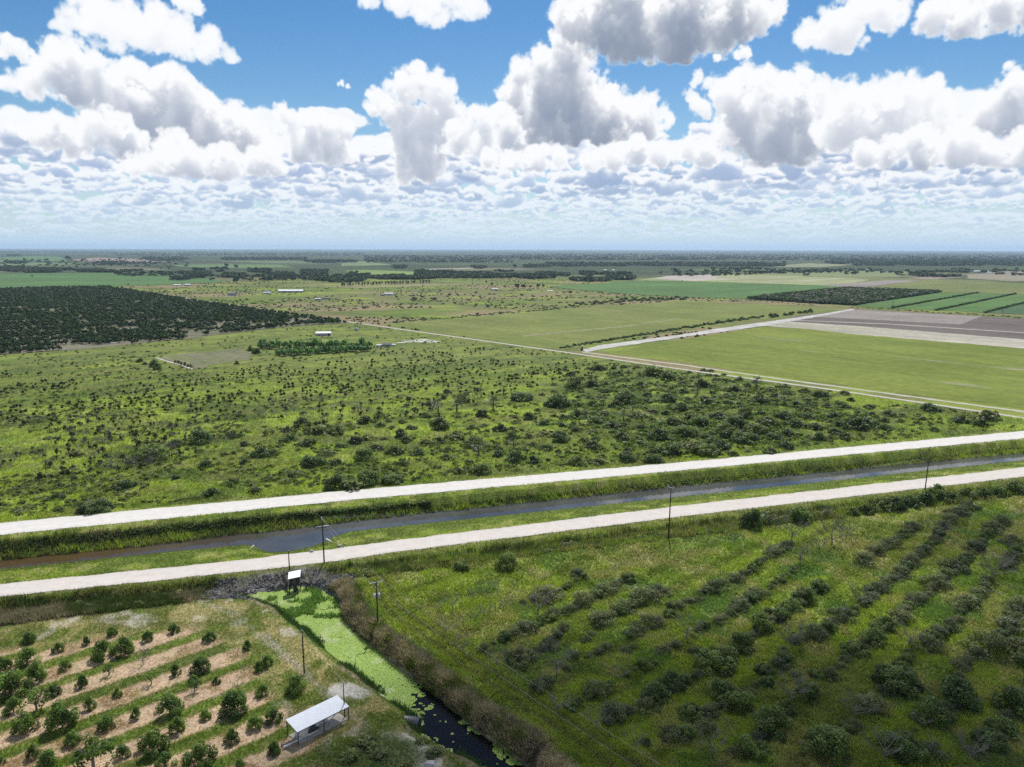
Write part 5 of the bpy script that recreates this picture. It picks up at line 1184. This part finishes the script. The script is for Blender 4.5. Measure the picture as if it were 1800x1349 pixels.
# ---- pump hut on legs over the duckweed
z1, z2 = 1.75, 2.25
h = [P(507.1, 1006.6, z2), P(528.7, 1002.2, z2), P(527.6, 1014.4, z1), P(506.1, 1019, z1)]; hc = sum(h) / 4
hut = empty('pump_hut', (hc[0], hc[1], ZD)); tag(hut, 'small dark hut with white roof on legs over the duckweed', 'hut')
lo = [p - hc for p in h]; dz = -ZD
b = MB(); prism(b, lo, [z2 + dz, z2 + dz, z1 + dz, z1 + dz], [z2 + dz + .06, z2 + dz + .06, z1 + dz + .06, z1 + dz + .06]); b.build('roof', M['roof_white'], hut)
wl = [p * .82 for p in lo]; b = MB(); prism(b, wl, 1.75, [z2 + dz - .06, z2 + dz - .06, z1 + dz - .02, z1 + dz - .02]); wallo = b.build('wall', M['timber'], hut)
b = MB(); m_ = (wl[2] + wl[3]) / 2; d_ = (wl[2] - wl[3]) / np.linalg.norm(wl[2] - wl[3]); nrm_ = np.array([d_[1], -d_[0]]); b.box((m_[0] + nrm_[0] * .03, m_[1] + nrm_[1] * .03, 2.55), (.75, .05, 1.35), math.atan2(d_[1], d_[0])); b.build('door', M['post'], wallo)
b = MB(); prism(b, [p * .95 for p in lo], 1.62, 1.75); b.build('platform', M['timber'], hut)
for p in [x * .9 for x in lo]:
    b = MB(); b.box((p[0], p[1], .6), (.13, .13, 2.1)); b.build('leg', M['timber'], hut)
b = MB()
for i in range(4):
    p, q_ = lo[i] * .9, lo[(i + 1) % 4] * .9; b.tube([(p[0], p[1], .45), (q_[0], q_[1], 1.5)], .04, 5)
b.build('brace', M['timber'], hut)
b = MB(); b.tube([(0, 0, -.6), (0, 0, 1.7)], .38, 14); b.build('suction_pipe', M['post'], hut, True)
b = MB(); p = lo[0] * .9; bank = P(500, 1008, .1); b.box(((p[0] + bank[0] - hc[0]) / 2, (p[1] + bank[1] - hc[1]) / 2, 1.75), (np.linalg.norm(bank - hc - p), .7, .07), math.atan2((bank - hc - p)[1], (bank - hc - p)[0])); b.build('gangway', M['timber'], hut)

# ---- poles and wires
TOPS = {}
def pole(key, px, py, h, r, label, arms=(), cans=(), cat='utility pole', z=None, lean=(0, 0), mat='pole', name='utility_pole'):
    x, y = at(px, py); z = hz(x, y) if z is None else z; o = empty(name, (x, y, z)); tag(o, label, cat)
    b = MB(); b.tube([(0, 0, -.6), (lean[0] * .5, lean[1] * .5, h * .5), (lean[0], lean[1], h)], [r, r * .85, r * .62], 10); b.build('shaft', M[mat], o, True)
    tops = []
    for (zz, ln, ang) in arms:
        dx, dy = math.cos(ang) * ln / 2, math.sin(ang) * ln / 2; c = (lean[0] * zz / h, lean[1] * zz / h)
        b = MB(); b.box((c[0] - math.sin(ang) * r, c[1] + math.cos(ang) * r, zz), (ln, .11, .13), ang); arm = b.build('crossarm', M['crossarm'], o)
        for s in (-.95, -.5, .95):
            b = MB(); p = (c[0] + dx * s - math.sin(ang) * r, c[1] + dy * s + math.cos(ang) * r); b.tube([(p[0], p[1], zz + .05), (p[0], p[1], zz + .14), (p[0], p[1], zz + .2), (p[0], p[1], zz + .28)], [.035, .075, .05, .07], 8); b.build('insulator', M['porcelain'], arm, True)
            tops.append((x + p[0], y + p[1], z + zz + .28))
    for (zz, ang) in cans:
        c = (math.cos(ang) * .42, math.sin(ang) * .42); b = MB(); b.tube([(c[0], c[1], zz - .45), (c[0], c[1], zz + .3), (c[0], c[1], zz + .4)], [.25, .25, .12], 12); can = b.build('transformer', M['can'], o, True)
        b = MB(); b.tube([(c[0], c[1], zz + .38), (c[0], c[1], zz + .62)], .05, 6); b.build('bushing', M['porcelain'], can, True)
    if not arms:
        b = MB(); b.tube([(lean[0], lean[1], h - .02), (lean[0], lean[1], h + .1), (lean[0], lean[1], h + .2)], [.05, .09, .06], 8); b.build('insulator', M['porcelain'], o, True); tops.append((x + lean[0], y + lean[1], z + h + .2))
    TOPS[key] = tops; return o
al = math.radians(17)
pole('a', 570, 992, 10.8, .17, 'tall dark power pole between the pump hut and the canal', arms=[(10.6, 1.1, al + 1.57)])
pole('b', 1175, 947, 13.4, .17, 'tallest dark power pole rising before the shell road', arms=[(13.2, 1.7, al + 1.9)], lean=(.1, 0))
pole('c', 1626, 862, 9.6, .17, 'dark bare power pole standing in the hedge by the road', lean=(.15, 0))
pole('d', 664, 1097.6, 8.9, .16, 'power pole with crossarm and transformers beside the ditch', arms=[(8.6, 2.7, .42)], cans=[(6.1, .42), (6.1, .42 + math.pi)])
pole('e', 535, 1184.6, 7.8, .13, 'plain dark pole standing between citrus trees and the ditch')
pole('f', 509, 1004, 4.6, .14, 'short dark post with meter box behind the pump hut', cat='post', name='service_post')
pole('g', 606, 1261.6, 5.8, .10, 'thin dark pole rising behind the shelter roof corner', cat='post', name='service_post')
pole('h', 1569, 541.5, 8.3, .28, 'far power pole at the foot of the straight crop hedge', z=0); pole('i', 1762, 551.5, 7.2, .28, 'far power pole right of the ploughed field corner', z=0)
pole('j', 831, 501, 11, .5, 'thin far power pole on the green pasture', z=0); pole('k', 705.5, 521, 9, .4, 'thin far power pole right of the clustered house', z=0); pole('l', 801, 516, 9, .4, 'thin far power pole among pasture bushes', z=0)
nx = P(1140, 1349, 8.6); d0 = np.array(TOPS['d'][0][:2]); far_ = d0 + (nx - d0) * 1.12
o = empty('utility_pole', (far_[0], far_[1], hz(*far_))); tag(o, 'power pole carrying the ditch wires beyond the lower picture edge', 'utility pole'); b = MB(); b.tube([(0, 0, -.5), (0, 0, 8.8)], [.16, .11], 8); b.build('shaft', M['pole'], o, True); b = MB(); b.box((0, 0, 8.6), (2.7, .1, .12), .6); b.build('crossarm', M['crossarm'], o)
ends_d = [(far_[0] + math.cos(.6) * s, far_[1] + math.sin(.6) * s, hz(*far_) + 8.75) for s in (-1.25, 1.25)]
def wire(p, q_, sag, label, r=.011):
    p, q_ = np.array(p), np.array(q_); n = 24; pts = [p + (q_ - p) * t - np.array([0, 0, sag * 4 * t * (1 - t)]) for t in np.linspace(0, 1, n)]
    b = MB(); b.tube([x - p for x in pts], r, 5); tag(b.build('power_line', M['wire'], None, False, tuple(p)), label, 'wire', 'overhead wires between the poles')
for k in range(3):
    wire(TOPS['a'][k], TOPS['b'][k], 1.5, '%s wire sagging over the canal from pump hut pole to tallest pole' % ('far', 'middle', 'near')[k])
    wire(TOPS['b'][k], TOPS['c'][0], 1.2, '%s wire from the tallest pole to the pole in the hedge' % ('far', 'middle', 'near')[k])
for k, j in ((0, 0), (2, 1)):
    wire(TOPS['d'][k], ends_d[j], .7, '%s wire running down the right side of the ditch' % ('left', 'right')[j], .009)
    wire(TOPS['a'][k], TOPS['d'][k], .5, '%s wire from pump hut pole to transformer pole' % ('left', 'right')[j], .009)
wire(TOPS['e'][0], TOPS['g'][0], .3, 'thin wire from the plain pole to the shelter pole', .009)
o = empty('radio_mast', (P(951, 440.2)[0], P(951, 440.2)[1], 0)); d = ray(951, 432.0); hm = CAM_H + d[2] * o.location.y / d[1]; tag(o, 'faint tall radio mast on the horizon', 'mast')
b = MB()
for k in range(3):
    a = k * 2.094; b.tube([(math.cos(a) * 2.2, math.sin(a) * 2.2, 0), (math.cos(a) * 1.2, math.sin(a) * 1.2, hm)], .5, 5)
b.build('mast_leg', M['post'], o); b = MB()
for k in range(14):
    z = hm * k / 14; b.tube([(1.9, 0, z), (-1.0, 1.7, z + hm / 28), (-1.0, -1.7, z + hm / 14)], .3, 4)
b.build('brace', M['post'], o)

# ---- odds and ends on the water and banks
def stick(name, p0, p1, z0, z1, r, mat, label, cat):
    a, c = P(*p0, z0), P(*p1, z1); b = MB(); b.tube([(0, 0, z0), (c[0] - a[0], c[1] - a[1], z1)], r, 10); return tag(b.build(name, mat, None, True, (a[0], a[1], 0)), label, cat)
stick('marker_pipe', (438, 967.5), (446, 959), -1.2, -.1, .16, M['pipe'], 'white pipe sticking up at the left end of the canal pool', 'pipe')
stick('marker_pipe', (584, 953), (573, 947.5), -.7, -.2, .16, M['pipe'], 'white pipe leaning out at the right end of the canal pool', 'pipe')
stick('plank', (555, 927.5), (578, 924.5), -2.8, -2.8, .20, M['crossarm'], 'pale plank lying on the far edge of the canal', 'plank')
stick('bank_pipe', (668.5, 1221.5), (676, 1226), -.9, -.9, .09, M['pipe'], 'short white pipe lying on the left ditch bank', 'pipe')
bp_ = P(668, 1207, ZD); o = empty('dark_float', (bp_[0], bp_[1], ZD)); tag(o, 'small round black float sitting on the duckweed', 'float'); b = MB(); b.tube([(0, 0, -.1), (0, 0, .05), (0, 0, .22), (0, 0, .30)], [.15, .24, .20, .06], 12); b.build('float_body', M['post'], o, True); b = MB(); b.tube([(0, 0, .28), (0, 0, .42)], .03, 6); b.build('eyelet', M['machine'], o)
cv = P(727, 1275, ZD); o = empty('culvert', (cv[0], cv[1], ZD), math.radians(0)); tag(o, 'dark culvert pipe end opening from the left ditch bank', 'culvert')
b = MB(); dd = P(742, 1277, ZD) - cv; dd /= np.linalg.norm(dd); n = 18; R0, R1 = .95, .85; V = []; F = []
for L in (-2.2, 1.0):
    for R_ in (R0, R1):
        for k in range(n):
            a = 2 * math.pi * k / n; V.append((dd[0] * L - dd[1] * R_ * math.cos(a), dd[1] * L + dd[0] * R_ * math.cos(a), .35 + R_ * math.sin(a)))
for k in range(n):
    k2 = (k + 1) % n; F += [(k, k2, 2 * n + k2, 2 * n + k), (n + k2, n + k, 3 * n + k, 3 * n + k2), (2 * n + k, 2 * n + k2, 3 * n + k2, 3 * n + k)]
b.add(V, F); b.build('pipe', M['machine'], o, True); b = MB(); b.box((dd[0] * .1, dd[1] * .1, .25), (.12, 3.0, 1.9), math.atan2(dd[1], dd[0])); b.build('headwall', M['timber'], o)
for px, py, w, lb in ((757, 1344, 1.6, 'large pale boulder at the end of the sandy track'), (548, 972, 1.0, 'pale concrete lump on the canal bank by the road'), (598, 962.5, 1.1, 'grey concrete lump at the right end of the canal pool')):
    x, y = at(px, py); b = MB(); g = RNG.normal(size=(8, 3)) * .12
    b.add((np.array([[-1, -1, -1], [1, -1, -1], [1, 1, -1], [-1, 1, -1], [-.8, -.7, .6], [.7, -.8, .7], [.8, .7, .5], [-.6, .8, .6]]) + g) * np.array([w * .5, w * .4, w * .35]), [(3, 2, 1, 0), (4, 5, 6, 7), (0, 1, 5, 4), (1, 2, 6, 5), (2, 3, 7, 6), (3, 0, 4, 7)])
    tag(b.build('boulder', M['marl'], None, False, (x, y, hz(x, y) + .2)), lb, 'boulder')

# ---- far buildings: (px, py of base middle, length px, height px, depth m, turn, wall, roof, label, name)
def building(px, py, wpx, hpx, depth, turn, wall, roof, label, name='farm_building', cat='building', pitch=.25, win=3, door=True):
    x, y = at(px, py); m = mpp(px, py); W = wpx * m; H = hpx * m; rf = H * pitch; wh = H - rf; o = empty(name, (x, y, 0), turn); tag(o, label, cat)
    b = MB(); b.box((0, 0, wh / 2), (W, depth, wh)); w = b.build('wall', M[wall], o)
    hw, hd = W / 2 + .3, depth / 2 + .4; b = MB(); b.add([(-hw, -hd, wh), (hw, -hd, wh), (hw, hd, wh), (-hw, hd, wh), (-hw, 0, wh + rf), (hw, 0, wh + rf)], [(0, 1, 5, 4), (2, 3, 4, 5), (1, 2, 5), (3, 0, 4), (3, 2, 1, 0)]); b.build('roof', M[roof], o)
    for k in range(win):
        u = -W / 2 + W * (k + .5) / win; b = MB(); b.box((u, -depth / 2 - .02, wh * .55), (W / win * .35, .06, wh * .35)); b.build('window', M['window'], w)
    if door:
        b = MB(); b.box((W * .06, -depth / 2 - .03, wh * .38), (min(1.6, W * .12), .07, wh * .74)); b.build('door', M['roof_dark'], w)
    return o
building(511.5, 514.5, 40, 5, 9, .06, 'wall_grey', 'roof_white', 'long pale grey farm shed on the tan pasture', pitch=.4, win=2)
building(470, 517.5, 11, 4, 8, .1, 'wall_white', 'roof_grey', 'pale house in front of the long grey farm shed'); building(468, 514, 8, 3.2, 6, .1, 'wall_white', 'roof_dark', 'low dark roofed house behind the pale house')
building(408.5, 519.5, 12, 4.5, 9, -.1, 'wall_grey', 'roof_dark', 'lone house with dark grey roof on the tan pasture'); building(559.5, 528, 10, 3.5, 8, 0, 'wall_grey', 'roof_grey', 'left of two small grey sheds beyond the dirt road'); building(573, 526.5, 9, 3, 8, 0, 'wall_grey', 'roof_dark', 'right of two small sheds beyond the dirt road')
building(684, 519.5, 14, 4.5, 10, .05, 'wall_white', 'roof_grey', 'house with pale wall among dark bushes'); building(672, 520, 6, 2.5, 7, 0, 'wall_grey', 'roof_dark', 'small shed beside the house among bushes')
building(870, 511, 11, 3.4, 4, 0, 'wall_white', 'roof_white', 'small white trailer on bright green pasture', 'trailer', 'trailer', .15)
building(312, 503, 11, 2.4, 9, 0, 'wall_white', 'roof_white', 'left pale building by the far green field corner'); building(331, 502.5, 9, 2.6, 9, 0, 'wall_grey', 'roof_white', 'right pale building by the far green field corner')
building(1727, 479.3, 27, 2.6, 14, 0, 'wall_white', 'roof_white', 'long bright white building far right below the woods', win=0); building(1738, 481.6, 8, 1.6, 10, 0, 'wall_white', 'roof_white', 'small white shed before the long white building', win=0)
building(948, 482.6, 12, 2.4, 10, 0, 'wall_grey', 'roof_white', 'pale flat shed among distant trees near mid picture', win=0); building(1064, 476, 5, 1.6, 9, 0, 'wall_white', 'roof_white', 'left of two tiny white sheds below the dark band', win=0); building(1078, 476, 4, 1.6, 9, 0, 'wall_white', 'roof_white', 'right of two tiny white sheds below the dark band', win=0)
building(1456, 478.6, 12, 1.6, 10, 0, 'wall_white', 'roof_white', 'low white roofed shed on the far pale field', win=0); building(1524, 475, 4, 1.6, 9, 0, 'wall_white', 'roof_white', 'tiny white cube shed below the treeline', win=0)
building(967, 512.3, 9, 1.4, 4, 0, 'wall_white', 'roof_white', 'tiny white shed at the left tip of the green crop', win=0)
o = building(569, 589.8, 24, 6.6, 5.5, .12, 'wall_grey', 'roof_white', 'grey sided shed with white roof behind the windbreak', pitch=.35, win=0, door=False)
b = MB(); m = mpp(569, 589); b.box((9.5 * m, -2.85, 2.0 * m), (4 * m, .1, 3.4 * m)); b.build('opening', M['window'], o)  # dark panel on the front, standing in for the shaded interior
x, y = at(626.5, 581.5); o = empty('storage_tank', (x, y, 0)); tag(o, 'round grey storage tank on the pasture right of the shed', 'tank'); m = mpp(626, 581); b = MB(); b.tube([(0, 0, 0), (0, 0, 4.2 * m), (0, 0, 5 * m)], [3.3 * m, 3.3 * m, .5 * m], 18); b.build('tank_body', M['wall_grey'], o, True); b = MB(); b.tube([(0, 0, 4.9 * m), (0, 0, 5.3 * m)], .5 * m, 8); b.build('lid', M['roof_white'], o)
o = building(680, 608.5, 15, 5.5, 5, .05, 'wall_grey', 'roof_dark', 'dark roofed cabin right of the windbreak trees', 'cabin', 'cabin', .4, 2)
building(668, 608.8, 10, 3.5, 4, .05, 'wall_grey', 'roof_grey', 'grey lean to shed joined to the dark roofed cabin', win=1); building(692, 607.6, 5.5, 2.4, 2.6, 0, 'wall_white', 'roof_white', 'white trailer parked right of the dark roofed cabin', 'trailer', 'trailer', .15, 2)
for k, (px, py) in enumerate(((703, 601), (712, 600), (721, 600.5), (733, 600), (741, 599), (752, 600), (759, 601.5), (666, 611), (727, 601.8), (747, 602))):
    x, y = at(px, py); b = MB(); w = RNG.uniform(.8, 2.2); b.box((0, 0, .45), (w, w * .7, .9), RNG.uniform(0, 3), .8); b.box((w * .3, .2, 1.0), (w * .4, w * .4, .4), RNG.uniform(0, 3), .7)
    tag(b.build('junk_pile', M['pipe'] if k % 3 else M['wall_grey'], None, False, (x, y, .1)), 'pale heap of scrap, %s from left on marl patch by cabin' % ORD[sorted([703, 712, 721, 733, 741, 752, 759, 666, 727, 747]).index(px)], 'scrap')
x, y = at(1022.5, 616); m = mpp(1022, 616); o = empty('field_pump', (x, y, 0.1)); tag(o, 'dark field pump with pale hood at the track corner', 'pump')
b = MB(); b.box((0, 0, 1.1), (3.6 * m, 2.2, 1.6)); b.box((.3, 0, 2.2), (1.6 * m, 1.6, .8)); b.build('engine_block', M['machine'], o); b = MB(); b.box((.4, 0, 3.1), (2.6 * m, 2.0, .35), 0, .6); b.build('hood', M['wall_white'], o)
for s in (-1, 1):
    b = MB(); b.tube([(s * 1.1 * m, -1.15, .45), (s * 1.1 * m, 1.15, .45)], .45, 12); b.build('wheel', M['post'], o)

# ---------------------------------------------------------------- haze, sky, sun, shading cloud, camera
b = MB(); b.box((0, 0, 0), (2, 2, 2)); me = bpy.data.meshes.new('haze'); HZ = 48000.0; z0, z1 = -6.0, 110.0
me.from_pydata([(x * HZ, y * HZ, z) for z in (z0, max(z1, hm + 8)) for x, y in ((-1, -1), (1, -1), (1, 1), (-1, 1))], [], [(3, 2, 1, 0), (4, 5, 6, 7), (0, 1, 5, 4), (1, 2, 6, 5), (2, 3, 7, 6), (3, 0, 4, 7)])
m, nt, out = nodes('haze'); v = N(nt, 'ShaderNodeVolumePrincipled'); v.inputs['Color'].default_value = (.56, .76, 1, 1); v.inputs['Density'].default_value = 4.2e-5; v.inputs['Anisotropy'].default_value = .2
nt.links.new(v.outputs[0], out.inputs['Volume']); me.materials.append(m); tag(link('haze', me), 'pale blue haze over the far land', None, None, 'stuff')

def shade_cloud(px, py, rx, ry, rz_, alt, dens, seed):
    """a cumulus overhead, above the picture, whose shadow falls on the lower right"""
    g = P(px, py); c = np.array([g[0], g[1], 0]) + SUN * alt / SUN[2]
    th = np.linspace(0, math.pi, 40); ph = np.linspace(0, 2 * math.pi, 80, endpoint=False); T, Ph = np.meshgrid(th, ph, indexing='ij')
    n = 1 + .75 * (fbm(Ph * 2.2 + 9 * np.sin(T), T * 2.2, seed, 4) * np.sin(T) - .42 * np.sin(T))
    V = np.stack([rx * n * np.sin(T) * np.cos(Ph), ry * n * np.sin(T) * np.sin(Ph), rz_ * n * np.cos(T)], -1).reshape(-1, 3) + c; k = 80
    i = np.arange(39)[:, None] * k; j = np.arange(k)[None]; F = np.stack([i + j, i + (j + 1) % k, i + k + (j + 1) % k, i + k + j], -1).reshape(-1, 4)[:, ::-1]
    m, nt, out = nodes('cloud_water'); v = N(nt, 'ShaderNodeVolumePrincipled'); v.inputs['Color'].default_value = (.96, .97, 1, 1); v.inputs['Density'].default_value = dens; nt.links.new(v.outputs[0], out.inputs['Volume'])
    tag(link('cloud', mesh_np('cloud', V, F, m, smooth=True)), 'white cumulus cloud high over the lower right orchard', None, None, 'stuff')
shade_cloud(1500, 1440, 74, 40, 26, 900, .024, 11)
shade_cloud(1930, 965, 55, 22, 16, 960, .022, 17)

cm, ca = bake_sky(); hh_, ww_ = ca.shape
img = bpy.data.images.new('cloud_map', ww_, hh_, alpha=True, float_buffer=True); img.colorspace_settings.name = 'Non-Color'; img.alpha_mode = 'CHANNEL_PACKED'
img.pixels.foreach_set(np.concatenate([cm, ca[..., None]], -1).astype(np.float32).ravel()); img.pack() if False else None
W = bpy.data.worlds.new('World'); SC.world = W; W.use_nodes = True; nt = W.node_tree; nt.nodes.clear(); out = N(nt, 'ShaderNodeOutputWorld')
tc = N(nt, 'ShaderNodeTexCoord'); sp = N(nt, 'ShaderNodeSeparateXYZ'); nt.links.new(tc.outputs['Generated'], sp.inputs[0])
def mth(op, a, b=None, c=None):
    n = N(nt, 'ShaderNodeMath', operation=op)
    for k, x in enumerate((a, b, c)):
        if x is None: continue
        if isinstance(x, (int, float)): n.inputs[k].default_value = x
        else: nt.links.new(x, n.inputs[k])
    return n.outputs[0]
azn = mth('ARCTAN2', sp.outputs[0], sp.outputs[1]); eln = mth('ARCSINE', sp.outputs[2])
u = mth('MULTIPLY_ADD', azn, 1 / math.radians(2 * SKY_AZ), .5); v_ = mth('MULTIPLY', eln, 1 / math.radians(SKY_EL))
cx = N(nt, 'ShaderNodeCombineXYZ'); nt.links.new(u, cx.inputs[0]); nt.links.new(v_, cx.inputs[1])
ti = N(nt, 'ShaderNodeTexImage', extension='MIRROR', interpolation='Cubic'); ti.image = img; nt.links.new(cx.outputs[0], ti.inputs[0])
sky = N(nt, 'ShaderNodeTexSky', sky_type='NISHITA', sun_disc=False); sky.sun_elevation = SUN_EL; sky.sun_rotation = SUN_AZ; sky.altitude = 70; sky.air_density = 1.0; sky.dust_density = .3; sky.ozone_density = 2.5
hs = N(nt, 'ShaderNodeHueSaturation'); hs.inputs['Saturation'].default_value = SKY_SAT; hs.inputs['Value'].default_value = 1.0; nt.links.new(sky.outputs[0], hs.inputs['Color'])
b1 = N(nt, 'ShaderNodeBackground'); b1.inputs['Strength'].default_value = SKY_STR; nt.links.new(hs.outputs[0], b1.inputs[0])
b2 = N(nt, 'ShaderNodeBackground'); b2.inputs['Strength'].default_value = CLOUD_STR; nt.links.new(ti.outputs['Color'], b2.inputs[0])
fade = N(nt, 'ShaderNodeMapRange'); fade.inputs[1].default_value = math.radians(55); fade.inputs[2].default_value = math.radians(72); fade.inputs[3].default_value = 1; fade.inputs[4].default_value = 0; nt.links.new(eln, fade.inputs[0])
mx = N(nt, 'ShaderNodeMixShader'); nt.links.new(mth('MULTIPLY', ti.outputs['Alpha'], fade.outputs[0]), mx.inputs[0]); nt.links.new(b1.outputs[0], mx.inputs[1]); nt.links.new(b2.outputs[0], mx.inputs[2]); nt.links.new(mx.outputs[0], out.inputs[0])

sd_ = bpy.data.lights.new('sun', 'SUN'); sd_.energy = 4.2; sd_.angle = math.radians(.53); sd_.color = (1, .96, .90)
so = bpy.data.objects.new('sun', sd_); COL.objects.link(so); so.rotation_euler = Vector(SUN).to_track_quat('Z', 'Y').to_euler(); so.location = (0, 0, 500)
cam = bpy.data.cameras.new('camera'); cam.sensor_fit = 'HORIZONTAL'; cam.sensor_width = 36; cam.lens = 36 * F_PX / 1800; cam.clip_start = .5; cam.clip_end = 120000
co = bpy.data.objects.new('camera', cam); COL.objects.link(co)
from mathutils import Matrix
mtx = Matrix(((_R[0], _U[0], -_F[0]), (_R[1], _U[1], -_F[1]), (_R[2], _U[2], -_F[2]))).to_4x4(); mtx.translation = (0, 0, CAM_H); co.matrix_world = mtx
SC.camera = co
vs_ = SC.view_settings; vs_.view_transform = 'Standard'; vs_.look = 'None'; vs_.exposure = EXPOSURE; vs_.gamma = 1; vs_.use_curve_mapping = False
SC.cycles.use_denoising = DENOISE
SC.cycles.max_bounces = 6; SC.cycles.diffuse_bounces = 2; SC.cycles.glossy_bounces = 2; SC.cycles.transmission_bounces = 2; SC.cycles.volume_bounces = 0; SC.cycles.transparent_max_bounces = 8
